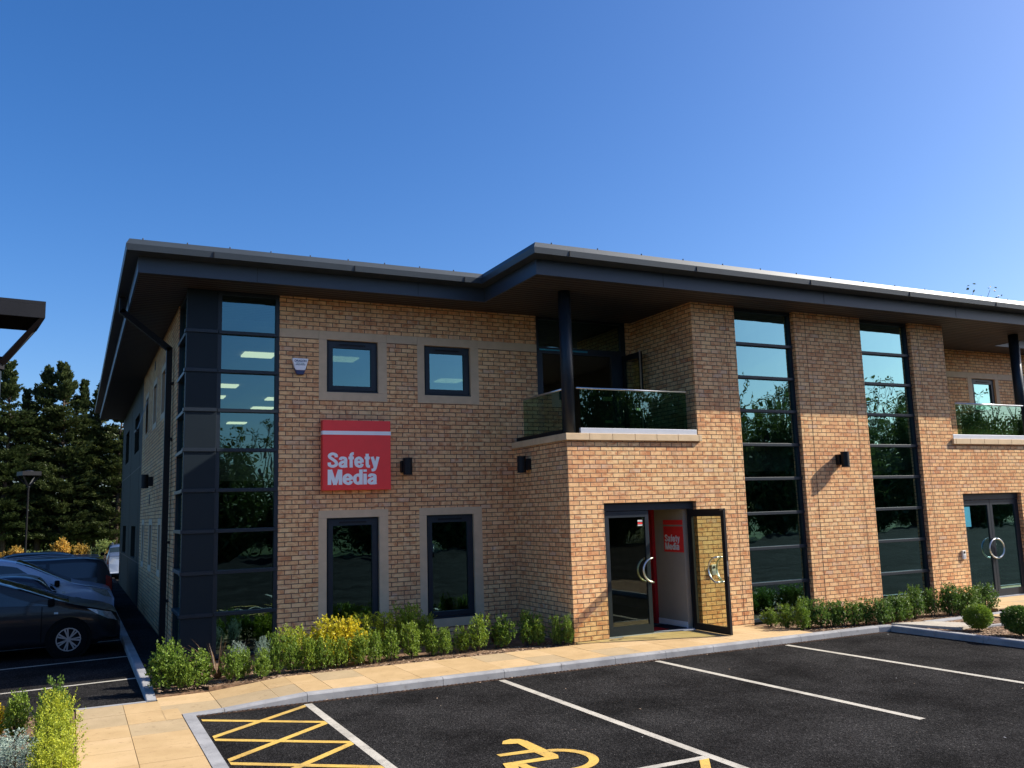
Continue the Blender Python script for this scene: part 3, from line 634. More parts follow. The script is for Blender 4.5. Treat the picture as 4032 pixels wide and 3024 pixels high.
# ================================================================== FIXTURES
GLY={'S':(.56,[[(.47,.68),(.45,.83),(.28,.915),(.12,.84),(.11,.69),(.28,.54),(.45,.37),(.455,.18),(.28,.085),(.10,.16),(.085,.34)]]),
'a':(.48,[[(.09,.50),(.13,.615),(.24,.645),(.36,.60),(.385,.5),(.385,.36),(.385,.12),(.405,.0)],[(.385,.41),(.22,.365),(.095,.28),(.09,.14),(.19,.075),(.30,.11),(.385,.2)]]),
'f':(.33,[[(.33,.93),(.24,.925),(.18,.84),(.175,.7),(.175,.35),(.175,0)],[(.02,.64),(.33,.64)]]),
'e':(.50,[[(.11,.365),(.40,.365)],[(.41,.33),(.41,.50),(.25,.645),(.09,.52),(.09,.20),(.25,.075),(.38,.11),(.415,.25)]]),
't':(.33,[[(.17,.92),(.17,.6),(.17,.2),(.21,.085),(.33,.075)],[(.02,.64),(.32,.64)]]),
'y':(.48,[[(.08,.72),(.165,.38),(.25,.06)],[(.42,.72),(.33,.33),(.245,-.03),(.17,-.16),(.04,-.175)]]),
'M':(.74,[[(.09,0),(.09,.5),(.09,1)],[(.65,0),(.65,.5),(.65,1)],[(.13,1),(.25,.5),(.37,.0)],[(.61,1),(.49,.5),(.37,.0)]]),
'd':(.48,[[(.39,0),(.39,.5),(.39,1)],[(.39,.5),(.25,.645),(.09,.52),(.09,.20),(.25,.075),(.39,.22)]]),
'i':(.18,[[(.09,0),(.09,.36),(.09,.72)],[(.09,.84),(.09,.92),(.09,1)]])}
def glyph_word(word,cap,width,tk=.185):
    """heavy condensed sans letters built from ribbons; local x right, z up, face towards -y"""
    tot=sum(GLY[c_][0] for c_ in word)+.04*(len(word)-1); fx=width/(tot*cap); mb=MB(); x0=0; lay=0
    for c_ in word:
        w_,strokes=GLY[c_]
        for st_ in strokes:
            lay+=1; yo=-.0006*(lay%4); pts=[Vector(p) for p in st_]; fine=[]
            if len(pts)==2: fine=pts
            elif c_ in 'Mdi' and len(pts)==3: fine=pts
            else:
                P_=[pts[0]*2-pts[1]]+pts+[pts[-1]*2-pts[-2]]
                for k in range(1,len(P_)-2):
                    for q in range(6):
                        t=q/6; a_,b_2,c2,d2=P_[k-1],P_[k],P_[k+1],P_[k+2]
                        fine.append(.5*((2*b_2)+(c2-a_)*t+(2*a_-5*b_2+4*c2-d2)*t*t+(3*b_2-a_-3*c2+d2)*t**3))
                fine.append(pts[-1])
            L_=[];R_=[]
            for k,p in enumerate(fine):
                d=(fine[min(k+1,len(fine)-1)]-fine[max(k-1,0)]).normalized(); n_=Vector((-d.y,d.x)); hw_=tk/2
                L_.append(p+n_*hw_); R_.append(p-n_*hw_)
            for k in range(len(fine)-1):
                f_=lambda p:((x0+p.x)*cap*fx,yo,p.y*cap)
                mb.face([f_(R_[k]),f_(R_[k+1]),f_(L_[k+1]),f_(L_[k])][::1])
        x0+=w_+.04
    return mb
def lettering(root,x,y,z,w1,w2,sc,rz=0):
    for txt,zt,w in (('Safety',.285,.885),('Media',0,.84)):
        o=glyph_word(txt,.252*sc,w*sc).build('lettering','sign_white',root); o.location=(x,y,z+zt*sc); o.rotation_euler=(0,0,rz)
sg=empty('sign_box',(1.29,0,2.54)); tag(sg,'square red illuminated-type sign box reading Safety Media with white stripe, on brick wall','sign')
o=MB().box(-.595,.585,-.135,-.012,0,1.17).build('box','sign_red',sg,bevel=.006)
MB().box(-.598,.588,-.1385,-.02,.925,.99).build('stripe','sign_white',sg)
lettering(sg,-.51,-.1385,.09,.88,.84,1.0)
ps_=empty('wall_poster',(6.757,-1.43,1.30)); tag(ps_,'small red Safety Media panel on the lobby wall seen through the open door','sign')
MB().box(-.004,0,-.29,.29,0,.455).build('panel','sign_red',ps_); MB().box(-.004,0,-.29,.29,.485,.57).build('panel','sign_red',ps_)
lettering(ps_,-.007,.25,.04,0,0,.50,R(-90))
al=empty('alarm_box',(.335,0,4.60)); tag(al,'white and navy blue burglar alarm box on the brick wall at upper left','alarm box')
ab=MB(); P=[(-.135,.13),(-.125,.145),(.125,.145),(.135,.13),(.085,-.045),(.07,-.055),(-.07,-.055),(-.085,-.045)]
def plate(mb,P,y0,y1):
    n=len(P); i=len(mb.v); mb.v+=[(x,y0,z) for x,z in P]+[(x,y1,z) for x,z in P]; mb.f.append(tuple(i+k for k in range(n))); mb.f.append(tuple(i+n+k for k in reversed(range(n)))); mb.m+=[0,0]
    for k in range(n): mb.f.append((i+k,i+n+k,i+n+(k+1)%n,i+(k+1)%n)); mb.m.append(0)
plate(ab,P,-.075,-.003); ab.build('cover','sign_white',al,bevel=.01)
ab=MB(); plate(ab,[(-.100,-.02),(.100,-.02),(.062,-.115),(.05,-.13),(-.05,-.13),(-.062,-.115)],-.068,-.002); ab.build('strobe','navy_plastic',al,bevel=.01)
for txt,mat,w,h,z in (('DRAGON','ink',.195,.036,.083),('SECURITY SYSTEMS','ink_green',.13,.010,.055),('(0492) 530530','ink',.16,.022,.022)):
    t=text_mesh(txt,'lettering',mat,w,h,.003,.01,al); t.rotation_euler=(R(90),0,0); t.location=(-w/2,-.0765,z)
# up-down wall lamps
def wall_lamp(loc,rz,label):
    t=empty('wall_lamp',loc,rz); tag(t,label,'wall lamp','black up and down wall lamps on the brick')
    b1=MB(); b1.box(-.085,.06,-.10,-.0,-.10,.10); b1.build('bracket','black_metal',t,bevel=.004)
    b2=MB(); b2.tube([(0,-.165,-.14),(0,-.165,.14)],.078,24); b2.build('body','black_metal',t,smooth=False)
    b3=MB(); b3.tube([(0,-.165,.1405),(0,-.165,.147)],.084,24); b3.tube([(0,-.165,-.147),(0,-.165,-.1405)],.084,24); b3.build('rim','black_metal',t)
wall_lamp((2.17,0,2.93),0,'black up and down wall lamp just right of the red sign')
wall_lamp((4.305,-.62,2.93),R(-90),'black up and down wall lamp on the side return of the entrance bay')
wall_lamp((10.40,YB,2.92),0,'black wall lamp on the sunlit pier, casting a long slanted shadow')
wall_lamp((XS,6.1,2.98),R(-90),'black wall lamp on the shaded side wall near the parked cars')
def keypad(loc,label):
    t=empty('entry_keypad',loc); tag(t,label,'keypad'); MB().box(-.05,.05,-.04,-.002,-.09,.09).build('body','white_plastic',t,bevel=.006)
    MB().tube([(0,-.046,.045),(0,-.04,.045)],.024,12).build('camera_eye','black_metal',t); MB().box(-.03,.03,-.044,-.0395,-.07,-.01).build('button_pad','channel_metal',t)
keypad((7.16,YB,.99),'pale entry keypad on the brick seen through the open glass door'); keypad((13.72,YB,.94),'pale entry keypad with long shadow beside the closed right entrance')
mt=empty('door_mat',(6.3,-1.45,.0)); tag(mt,'black and red entrance mat just inside the open door','door mat'); MB().box(-.42,.42,-.28,.3,0,.012).build('border','mat_dark',mt); MB().box(-.42,.05,-.26,.1,.012,.015).build('centre','mat_red',mt)
cl_=MB(); cl_.box(-.30,.30,-.24,.24,0,.03); cm=cl_.mesh('ceiling_light','lamp_panel')
for x,y,lab in [(.2,3.0,'large lit ceiling panel seen through the second pane of the corner glazing'),(.2,7.4,'lit ceiling panel at upper left of the third corner pane'),(.2,9.5,'small clipped ceiling panel at left edge of the third corner pane'),(1.88,3.0,'lit ceiling panel seen through the left upstairs window'),(1.9,9.55,'small ceiling panel at right edge of the third corner pane'),(1.9,11.7,'lit ceiling panel along the bottom of the third corner pane'),(5.17,5.2,'lit ceiling panel seen through the right upstairs window'),(1.85,16.0,'right end of the distant panels in the fourth corner pane'),(.2,16.0,'left end of the distant panels in the fourth corner pane')]:
    o=bpy.data.objects.new('ceiling_light',cm); link(o); o.location=(x,y,5.305); tag(o,lab,'ceiling light','ceiling light panels of the upstairs office')
# lamp posts
def lamp_post(loc,rz,label,H=4.6,pole='frame_metal'):
    t=empty('lamp_post',loc,rz); tag(t,label,'lamp post','car park lamp posts with square heads')
    MB().tube([(0,0,0),(0,0,1.1),(0,0,1.12),(0,0,H-.62)],[.055,.055,.042,.042],14).build('pole',pole,t,smooth=True)
    hd=MB(); s_=.41; hd.box(-s_,s_,-s_,s_,H-.035,H); 
    for a0,a1,b0,b1 in ((-s_,s_,-s_,-s_+.015),(-s_,s_,s_-.015,s_),(-s_,-s_+.015,-s_+.016,s_-.016),(s_-.015,s_,-s_+.016,s_-.016)): hd.box(a0,a1,b0,b1,H-.19,H-.036)
    hd.build('canopy','black_metal',t)
    dm=MB(); n=12
    rings=[[(.22*math.cos(e)*math.cos(2*PI*k/n),.22*math.cos(e)*math.sin(2*PI*k/n),H+.07*math.sin(e)) for k in range(n)] for e in (0,.4,.8,1.2)]
    for a_,b2 in zip(rings,rings[1:]):
        for k in range(n): dm.face([a_[k],a_[(k+1)%n],b2[(k+1)%n],b2[k]])
    dm.face(rings[-1]); dm.build('dome','black_metal',t,smooth=True)
    for sx in (-1,1):
        for sy in (-1,1): MB().tube([(sx*.04,sy*.04,H-.66),(sx*(s_-.02),sy*(s_-.02),H-.17)],[.05,.03],4).build('strut','black_metal',t)
    MB().tube([(0,0,H-.74),(0,0,H-.60)],.07,12).build('collar','black_metal',t)
lamp_post((-3.80,-3.3,-.07),R(8),'dark square-headed lamp post at the left edge, rising from the planting bed',4.67)
lamp_post((-4.93,33,-.1),R(20),'distant square-headed lamp post in front of the conifers',4.72,'trim_black')
# ================================================================== CARS
def crom(vals,x):
    xs_=[v[0] for v in vals]
    if x<=xs_[0]: return vals[0][1]
    if x>=xs_[-1]: return vals[-1][1]
    for i in range(len(xs_)-1):
        if xs_[i]<=x<=xs_[i+1]: break
    p1,p2=vals[i],vals[i+1]; p0=vals[i-1] if i>0 else p1; p3=vals[i+2] if i+2<len(vals) else p2
    t=(x-p1[0])/(p2[0]-p1[0]); m1=(p2[1]-p0[1])/max(1e-6,p2[0]-p0[0])*(p2[0]-p1[0]); m2=(p3[1]-p1[1])/max(1e-6,p3[0]-p1[0])*(p2[0]-p1[0])
    return (2*t**3-3*t**2+1)*p1[1]+(t**3-2*t**2+t)*m1+(-2*t**3+3*t**2)*p2[1]+(t**3-t**2)*m2
def make_car(label,paint,L,H,hood,wsb,wst,rst,rsb,tail,W=.86,wheelr=.30,belt=.80,group='cars parked nose-in beside the building',rails=False,name='parked_car'):
    """x: nose at 0, body runs to -L. hood=(x,z) pairs, wsb/wst windscreen bottom/top x, rst/rsb rear screen top/bottom x."""
    t=empty(name); tag(t,label,'car',group)
    top=[(-L,tail),(-L+.04,tail+.03),(rsb,tail+.12),(rst,H-.07),((wst+rst)/2,H),(wst,H-.07),(wsb,hood[0])]+[(-.30,hood[1]),(-.05,hood[1]-.10),(0,hood[1]-.26)]
    top=sorted(top)
    def ztop(x): return crom(top,x)
    def zbelt(x):
        return min(ztop(x)-.015,belt+.07*(-x/L))
    def hw(x):
        e=min(1,max(0,(-x)/.45)); e2=min(1,max(0,(x+L)/.35)); return W*(.80+.20*math.sin(e*PI/2))*(.88+.12*math.sin(e2*PI/2))
    def zlow(x): return .20 if -L+.3<x<-.3 else .24
    def pt(x,t_):
        zb=zbelt(x); zt=ztop(x); w=hw(x); g_=min(1,max(0,(zt-zb)/(H-belt))); wt=w*(1-.20*g_); zl=zlow(x)
        if t_<=1: z=zl+(zb-zl)*t_; y=w*(.93+.07*math.sin(min(1,t_*1.25)*PI/2))*(1-.03*max(0,t_-.75)*4); return Vector((x,y,z))
        if t_<=2: q=t_-1; return Vector((x,w*.97+(wt-w*.97)*q,zb+(zt-.05*g_-.012-zb)*q))
        q=t_-2; return Vector((x,wt*math.cos(q*PI/2)**.75 if q<1 else 0,zt-.05*g_-.012+(.05*g_+.012)*math.sin(q*PI/2)))
    xs_=[-L+L*k/56 for k in range(57)]; ts=[0,.12,.3,.5,.7,.88,1,1.12,1.4,1.7,1.9,2,2.15,2.4,2.7,3]
    bm=MB(); grid=[]
    for x in xs_:
        half=[pt(x,q) for q in ts]; ringp=[(p.x,p.y,p.z) for p in half]+[(p.x,-p.y,p.z) for p in reversed(half[:-1])]; grid.append(len(bm.v)); bm.v+=ringp; nr=len(ringp)
    for i in range(len(xs_)-1):
        for j in range(nr): a_=grid[i]+j; b2=grid[i]+(j+1)%nr; bm.f.append((a_,b2,b2+nr,a_+nr)); bm.m.append(0)
    bm.f.append(tuple(range(grid[0],grid[0]+nr))); bm.f.append(tuple(reversed(range(grid[-1],grid[-1]+nr)))); bm.m+=[0,0]
    bm.build('body',paint,t,smooth=True)
    def patch(mb,fx,t0,t1,off,side,nx=10,nt_=6):
        i0=len(mb.v)
        for a_ in range(nt_+1):
            tt=t0+(t1-t0)*a_/nt_; xa,xb=fx(tt)
            for b2 in range(nx+1):
                x=xa+(xb-xa)*b2/nx; p=pt(x,tt); e=.01; du=pt(x+e,tt)-pt(x-e,tt); dv=pt(x,min(3,tt+.02))-pt(x,tt-.02); n_=du.cross(dv)
                if n_.length>1e-9: n_.normalize()
                if n_.y<0 and tt<2: n_=-n_
                if n_.z<0 and tt>=2: n_=-n_
                q=p+n_*off; mb.v.append((q.x,q.y*side,q.z))
        for a_ in range(nt_):
            for b2 in range(nx): k=i0+a_*(nx+1)+b2; mb.f.append((k,k+1,k+nx+2,k+nx+1)); mb.m.append(0)
    def lin(tt,a_,b_2): return a_+(b_2-a_)*(tt-1)
    for side in (-1,1):
        g_=MB(); m0=(wst+rst)/2
        patch(g_,lambda tt:(m0+.04,lin(tt,wsb-.10,wst-.10)),1.08,1.86,.006,side); patch(g_,lambda tt:(lin(tt,rsb+.30,rst+.12),m0-.04),1.08,1.86,.006,side)
        g_.build('side_window','car_glass',t,smooth=True)
        q=MB(); patch(q,lambda tt:(-.20-.34*(tt-.72)/.24,-.06-.10*(tt-.72)/.24),.72,.96,.008,side,6,4); q.build('headlight','lens_clear',t,smooth=True)
        q=MB(); patch(q,lambda tt:(-L+.02,-L+.16),.55,1.25,.008,side,6,3); q.build('tail_light','lens_red',t,smooth=True)
        mbm=MB(); xm=wsb-.28; yb=hw(xm); mbm.box(xm-.05,xm+.05,side*(yb-.02),side*(yb+.14),belt+.03,belt+.15); mbm.build('mirror','trim_black',t,bevel=.02)
        q=MB(); patch(q,lambda tt:(-1.03,-.97),.80,.85,.012,side,2,2); q.build('side_indicator','lens_clear',t)
        for sx_ in (wsb-.42,m0-.05,rsb+.75):
            q=MB(); patch(q,lambda tt:(sx_,sx_+.014),.12,1.0,.003,side,1,10); q.build('door_seam','trim_black',t)
        q=MB(); q.box(m0-.30,m0-.14,side*(hw(m0)-.005),side*(hw(m0)+.012),belt-.09,belt-.065); q.build('handle','trim_black',t)
        if rails: MB().tube([(rst+.05,side*W*.70,H-.0),(m0,side*W*.70,H+.05),(wst-.1,side*W*.70,H-.0)],.014,6).build('roof_rail','alloy',t)
        for wx in (-.80,-L+.75):
            yb=hw(wx)*.995
            ar=MB(); ar.tube([(wx,side*(yb-.12),wheelr+.01),(wx,side*(yb+.006),wheelr+.01)],wheelr+.055,26); ar.build('wheel_arch','trim_black',t)
            wh=MB(); wh.tube([(wx,side*(yb-.1),wheelr),(wx,side*(yb+.004),wheelr),(wx,side*(yb+.018),wheelr),(wx,side*(yb+.020),wheelr)],[wheelr,wheelr,wheelr-.015,wheelr*.7],28); wo_=wh.build('wheel','tyre',t,smooth=False)
            rim=MB(); ro=wheelr*.64; yy=side*(yb+.024)
            for k in range(20):
                a0_,a1_=2*PI*k/20,2*PI*(k+1)/20; rim.face([(wx+q_*math.cos(a_),yy,wheelr+q_*math.sin(a_)) for q_,a_ in ((ro,a0_),(ro,a1_),(ro*.91,a1_),(ro*.91,a0_))])
                if k<16: rim.face([(wx+.22*ro*math.cos(2*PI*kk/16),yy,wheelr+.22*ro*math.sin(2*PI*kk/16)) for kk in (k,k+1)]+[(wx,yy,wheelr)])
            for k in range(7):
                for d_ in (-.13,.13):
                    a_=2*PI*k/7+d_; n_=Vector((-math.sin(a_),0,math.cos(a_)))*.013; p0=Vector((wx+.2*ro*math.cos(a_-d_*.3),yy,wheelr+.2*ro*math.sin(a_-d_*.3))); p1=Vector((wx+.93*ro*math.cos(a_),yy,wheelr+.93*ro*math.sin(a_))); rim.face([p0-n_*.8,p1-n_,p1+n_,p0+n_*.8])
            rim.build('rim','alloy',wo_)
    ws_=MB(); 
    for side in (-1,1): patch(ws_,lambda tt:(wst+.03,wsb-.02),2.12,3.0,.006,side,10,6)
    ws_.build('windscreen','car_glass',t,smooth=True)
    rs_=MB()
    for side in (-1,1): patch(rs_,lambda tt:(rsb+.03,rst-.05),2.12,3.0,.006,side,8,6)
    rs_.build('rear_window','car_glass',t,smooth=True)
    gl=MB(); gl.box(-.02,.012,-.35,.35,.36,.50); gl.build('grille','trim_black',t)
    MB().box(.0125,.018,-.24,.24,.28,.37).build('number_plate','plate_white',t)
    MB().box(-L-.018,-L-.002,-.24,.24,.55,.64).build('number_plate','plate_white',t)
    return t
ca=make_car('black people carrier nearest the camera beside the side kerb','paint_black',4.1,1.44,(.90,.77),-.80,-2.15,-3.7,-3.98,.95,W=.86,belt=.84)
ca.location=(-2.17,3.22,-.1)
cb=make_car('low dark blue car between the black people carrier and the silver one','paint_darkblue',3.9,1.27,(.74,.62),-.9,-1.4,-3.0,-3.6,.85,belt=.80); cb.location=(-2.17,5.5,-.1)
cc_=make_car('silver-blue hatchback with long sloping windscreen, third from the kerb corner','paint_silverblue',4.1,1.54,(.98,.84),-.85,-1.95,-3.6,-3.95,.95,belt=.88); cc_.location=(-2.10,7.75,-.1)
cd=make_car('black estate car showing its upright rear and tall red tail light','paint_navy',4.4,1.40,(.92,.76),-1.15,-1.8,-4.15,-4.36,.85,belt=.82,rails=True); cd.location=(-2.05-4.4,10.2,-.1); cd.rotation_euler=(0,0,PI)
ce=make_car('black saloon with arched roof beyond the estate car','paint_black',4.3,1.44,(.92,.76),-1.1,-1.9,-3.5,-4.1,.9,belt=.84); ce.location=(-2.25-4.3,14.6,-.1); ce.rotation_euler=(0,0,PI)
cf=make_car('grey-blue estate car seen from behind past the far corner of the building','paint_blue',4.2,1.36,(.92,.76),-1.15,-1.8,-3.9,-4.12,.9,belt=.84,rails=True,group='cars seen across the car park'); cf.location=(-.90,28.2,-.1); cf.rotation_euler=(0,0,PI/2)
for src,x,y,lab,pt_ in ((cc_,1.0,-27.0,'silver car behind the viewpoint, mirrored in the tall lower window','paint_silver'),(ca,7.2,-27.5,'red car behind the viewpoint, mirrored in the right lower window','paint_red'),(cb,12.6,-27.2,'dark car behind the viewpoint across the car park','paint_darkblue')):
    q=copy_tree(src); q.location=(x,y,-.1); q.rotation_euler=(0,0,PI/2); q['label']=lab; q['group']='cars across the car park behind the viewpoint'
    for ch in q.children:
        if ch.name.startswith('body'): ch.data=ch.data.copy(); ch.data.materials[0]=MATS[pt_]
# ================================================================== PLANTS
def leaf_quad(V,F,p,d,n,l,w):
    s_=d.cross(n); 
    if s_.length<1e-4: s_=Vector((1,0,0))
    s_.normalize(); i=len(V); m_=p+d*l*.5
    V+= [tuple(p),tuple(m_+s_*w*.5+n*l*.08),tuple(p+d*l),tuple(m_-s_*w*.5+n*l*.08)]; F.append((i,i+1,i+2,i+3))
def rv(g_): 
    while True:
        v=Vector((g_.uniform(-1,1),g_.uniform(-1,1),g_.uniform(-1,1)))
        if .05<v.length<1: return v.normalized()
def to_mesh(name,V,F,mat,smooth=False):
    me=bpy.data.meshes.new(name); me.from_pydata(V,[],F); me.materials.append(MATS[mat]); me.update(); return me
def sprig_shrub(seed,mat,nl=1500,lobes=7,ls=.028,zmin=.06):
    """unit shrub: width 1, height 1; leaves gathered on upright sprigs"""
    g_=random.Random(seed); V=[];F=[]; st=MB()
    for k in range(lobes):
        a_=g_.uniform(0,2*PI); r_=g_.uniform(.0,.30) if k else 0; cx,cy=r_*math.cos(a_),r_*math.sin(a_); hh=g_.uniform(.62,1.0) if k else 1.0
        rr=g_.uniform(.21,.31)
        st.tube([(cx*.3,cy*.3,0),(cx*.8,cy*.8,hh*.4),(cx,cy,hh*.85)],[.02,.014,.006],5,cap=False)
        ns=int(nl/lobes/9)
        for s_ in range(ns):
            z=g_.uniform(zmin,1)**.8; t=z; prof=max(.32,math.sin(min(1,t*.9+.12)*PI))**.5
            th=g_.uniform(0,2*PI); rad=rr*prof*g_.uniform(.55,1.08)
            base=Vector((cx*(.6+.5*z)+rad*math.cos(th),cy*(.6+.5*z)+rad*math.sin(th),z*hh*.97))
            d0=(Vector((math.cos(th)*.7,math.sin(th)*.7,g_.uniform(.5,1.3)))).normalized()
            for q in range(9):
                p=base+d0*(.012*q); d=(d0*.35+rv(g_)).normalized(); k_=g_.choice((.6,.8,1,1.1,1.35)); leaf_quad(V,F,p,d,rv(g_),ls*k_*2.1,ls*k_*g_.uniform(.6,1.0)*1.7)
    return to_mesh('foliage',V,F,mat),st.mesh('stem','bark')
def ball_shrub(seed,mat,nl=5200):
    g_=random.Random(seed); V=[];F=[]
    for k in range(nl):
        d=rv(g_); r_=.5*g_.uniform(.02,1)**.35*(1+.06*noise.noise(d*3)); p=Vector((0,0,.55))+Vector((d.x*r_,d.y*r_,d.z*r_*.9)); leaf_quad(V,F,p,(d+rv(g_)*.8).normalized(),rv(g_),.07,.045)
    st=MB(); st.tube([(0,0,0),(.01,0,.3)],.03,6); return to_mesh('foliage',V,F,mat),st.mesh('stem','bark')
variants={k:[sprig_shrub(10+i*7+hash(k)%1*0,k,3000,l) for i,l in enumerate((6,8,5,7))] for k in ('leaf_box','leaf_box_dark')}
yel=[sprig_shrub(91,'leaf_yellow',4500,14,.024),sprig_shrub(92,'leaf_lime',4000,12,.024)]
sil=[sprig_shrub(95,'leaf_silver',7000,12,.013,.02)]; lime=[sprig_shrub(97,'leaf_lime',9000,14,.015)]
gb=random.Random(5)
def place_shrub(name,meshes,x,y,z0,h,w,label,cat,group,rz=None):
    t=empty(name,(x,y,z0),gb.uniform(0,6.28) if rz is None else rz); tag(t,label,cat,group)
    for me,nn in zip(meshes,('foliage','stem')):
        o=bpy.data.objects.new(nn,me); link(o,t); o.scale=(w,w,h)
    return t
front=[(-1.00,-2.02,.42,.34),(-.83,-1.90,.36,.30),(-.62,-2.02,.36,.34),(-.40,-1.86,.54,.28),(-.16,-1.84,.46,.32),(.07,-1.86,.42,.34),(.29,-1.88,.43,.36),(.55,-1.82,.38,.34),(.80,-1.83,.46,.34),(1.04,-1.78,.43,.34),(1.32,-1.74,.42,.38),(1.64,-1.70,.50,.38),(2.00,-1.62,.42,.36),(2.20,-1.66,.37,.30),(2.46,-1.62,.36,.32),(2.80,-1.62,.51,.42),(3.20,-1.62,.48,.46),(3.62,-1.66,.52,.36),(3.80,-1.72,.45,.32),(4.02,-1.90,.43,.26),(4.18,-2.00,.44,.24)]
ordw=['first','second','third','fourth','fifth','sixth','seventh','eighth','ninth','tenth','eleventh','twelfth','thirteenth','fourteenth','fifteenth','sixteenth','seventeenth','eighteenth','nineteenth','twentieth','twenty-first','twenty-second','twenty-third','twenty-fourth']
for i,(x,y,h,w) in enumerate(front):
    place_shrub('box_shrub',variants['leaf_box'][i%4],x,y,-.03,h+.03,w*1.0,'green box shrub, %s from the left in the row beside the buff path'%ordw[i],'shrub','box shrubs in the left front bed')
for (x,y,h,w,lab) in ((-1.82,-1.95,.56,.50,'large bright green box shrub at the corner of the kerb'),(-1.45,-2.02,.42,.48,'rounded bright green box shrub next to the corner one'),(-1.66,-1.35,.46,.4,'shaded box shrub behind the corner ones, by the downpipe'),(-1.62,-2.06,.36,.3,'low green box shrub squeezed between the two corner shrubs')):
    place_shrub('box_shrub',variants['leaf_box'][int(h*100)%4],x,y,-.06,h+.06,w*1.1,lab,'shrub','box shrubs at the building corner')
for i,(x,y,h,w,mi,lab) in enumerate([(.40,-1.42,.72,.74,0,'brightest golden yellow shrub, sunlit behind the left box row'),(.74,-1.42,.68,.62,0,'right half of the golden yellow clump, slightly lower'),(.02,-.85,.52,.52,1,'dull yellow-green shrub in the shade left of the golden one'),(1.15,-.80,.62,.62,1,'shaded yellow-green shrub in front of the left lower window'),(1.55,-.72,.60,.6,1,'shaded yellow-green shrub between the two lower windows'),(1.98,-.55,.68,.62,1,'tallest shaded yellow-green shrub against the brick between windows'),(2.30,-.50,.50,.42,1,'small shaded yellow-green shrub below the right lower window')]):
    place_shrub('golden_shrub',yel[mi],x,y,-.03,h,w,lab,'shrub','golden shrubs in the left bed')
place_shrub('silver_shrub',sil[0],-.46,-1.28,-.03,.46,.30,'silver grey lavender-like shrub before the corner glazing','shrub','silver shrubs'); place_shrub('silver_shrub',sil[0],-.78,-1.1,-.03,.40,.34,'darker shaded silver shrub left of the bright silver one','shrub','silver shrubs')
right=[(8.10,-2.30,.28,.34),(8.15,-2.64,.36,.38),(8.20,-3.00,.49,.34),(8.43,-2.88,.47,.32),(8.62,-2.97,.45,.40),(8.87,-2.99,.39,.34),(9.05,-3.08,.40,.42),(9.27,-3.10,.36,.36),(9.52,-3.12,.40,.37),(9.68,-3.30,.41,.36),(9.90,-3.28,.37,.34),(10.18,-3.22,.42,.40),(10.42,-3.20,.45,.36),(10.80,-3.10,.54,.42),(11.30,-3.10,.46,.42),(11.60,-3.20,.52,.46),(11.85,-3.22,.46,.42),(12.05,-3.30,.46,.42),(12.30,-3.25,.38,.36),(12.60,-3.20,.48,.48)]
for i,(x,y,h,w) in enumerate(right):
    place_shrub('box_shrub',variants['leaf_box_dark' if i>2 else 'leaf_box'][(i*3)%4],x,y,-.03,h+.04,w*1.1,'dark green box shrub, %s from the left below the tall glazed strips'%ordw[i],'shrub','box shrubs in the right bed')
tb=[ball_shrub(3,'leaf_box'),ball_shrub(4,'leaf_box_dark')]
place_shrub('topiary_ball',tb[0],10.28,-4.74,-.03,.42,.44,'small clipped ball shrub with lighter top in the island bed','topiary','clipped balls in the island bed'); place_shrub('topiary_ball',tb[1],10.22,-5.50,-.03,.46,.52,'larger dark clipped ball shrub cut by the right picture edge','topiary','clipped balls in the island bed')
for (x,y,h,w,ms,lab) in ((-3.08,-3.95,.60,.40,variants['leaf_box_dark'][0],'dark green box shrub at the back of the foreground bed'),(-3.06,-4.7,.60,.46,lime[0],'tall lime green shrub with pointed top in the foreground bed'),(-3.06,-5.25,.52,.50,lime[0],'broad lime green shrub in the middle of the foreground bed'),(-3.06,-5.85,.47,.50,lime[0],'lime green shrub next to the buff path at the bottom edge'),(-3.05,-6.45,.47,.50,lime[0],'lime green shrub nearest to the viewpoint by the path'),(-3.42,-3.75,.46,.36,variants['leaf_box'][1],'mid green box shrub left of the tall lime one'),(-3.62,-3.60,.36,.28,yel[0],'golden yellow shrub at the far left edge of the foreground bed'),(-3.36,-5.45,.40,.66,sil[0],'silver grey shrub in the bottom left corner'),(-3.62,-4.9,.26,.42,sil[0],'low silver grey shrub at the left picture edge')):
    place_shrub('bed_shrub',ms,x,y,-.075,h,w,lab,'shrub','shrubs in the foreground bed')
def spiky(seed,mat,n,h,spread):
    g_=random.Random(seed); mb=MB()
    for k in range(n):
        a_=g_.uniform(0,2*PI); lean=g_.uniform(.1,spread); L_=h*g_.uniform(.7,1.1); w=g_.uniform(.008,.014); p=Vector((.03*math.cos(a_),.03*math.sin(a_),0)); d=Vector((math.cos(a_)*lean,math.sin(a_)*lean,1)).normalized(); sd=Vector((-math.sin(a_),math.cos(a_),0))
        prev=None
        for q in range(6):
            t=q/5; c_=p+d*L_*t+Vector((math.cos(a_),math.sin(a_),0))*L_*.35*lean*t*t-Vector((0,0,1))*L_*.25*lean*t**3; ww=w*(1-t*.9)
            cur=(c_-sd*ww,c_+sd*ww)
            if prev: mb.face([prev[0],prev[1],cur[1],cur[0]])
            prev=cur
    return mb
for (x,y,n,h,mat,lab) in ((-1.12,-1.62,46,.62,'leaf_bronze','bronze sword-leaved plant with arching blades at the corner'),(3.30,-1.15,26,.55,'leaf_bronze','dark bronze sword-leaved plant in the shade below the right lower window'),(1.18,-1.25,8,.42,'leaf_sword','pale green sword-leaved plant behind the box row')):
    t=empty('spiky_plant',(x,y,-.03)); tag(t,lab,'plant'); spiky(int(x*10),mat,n,h,1.0).build('leaves',mat,t)
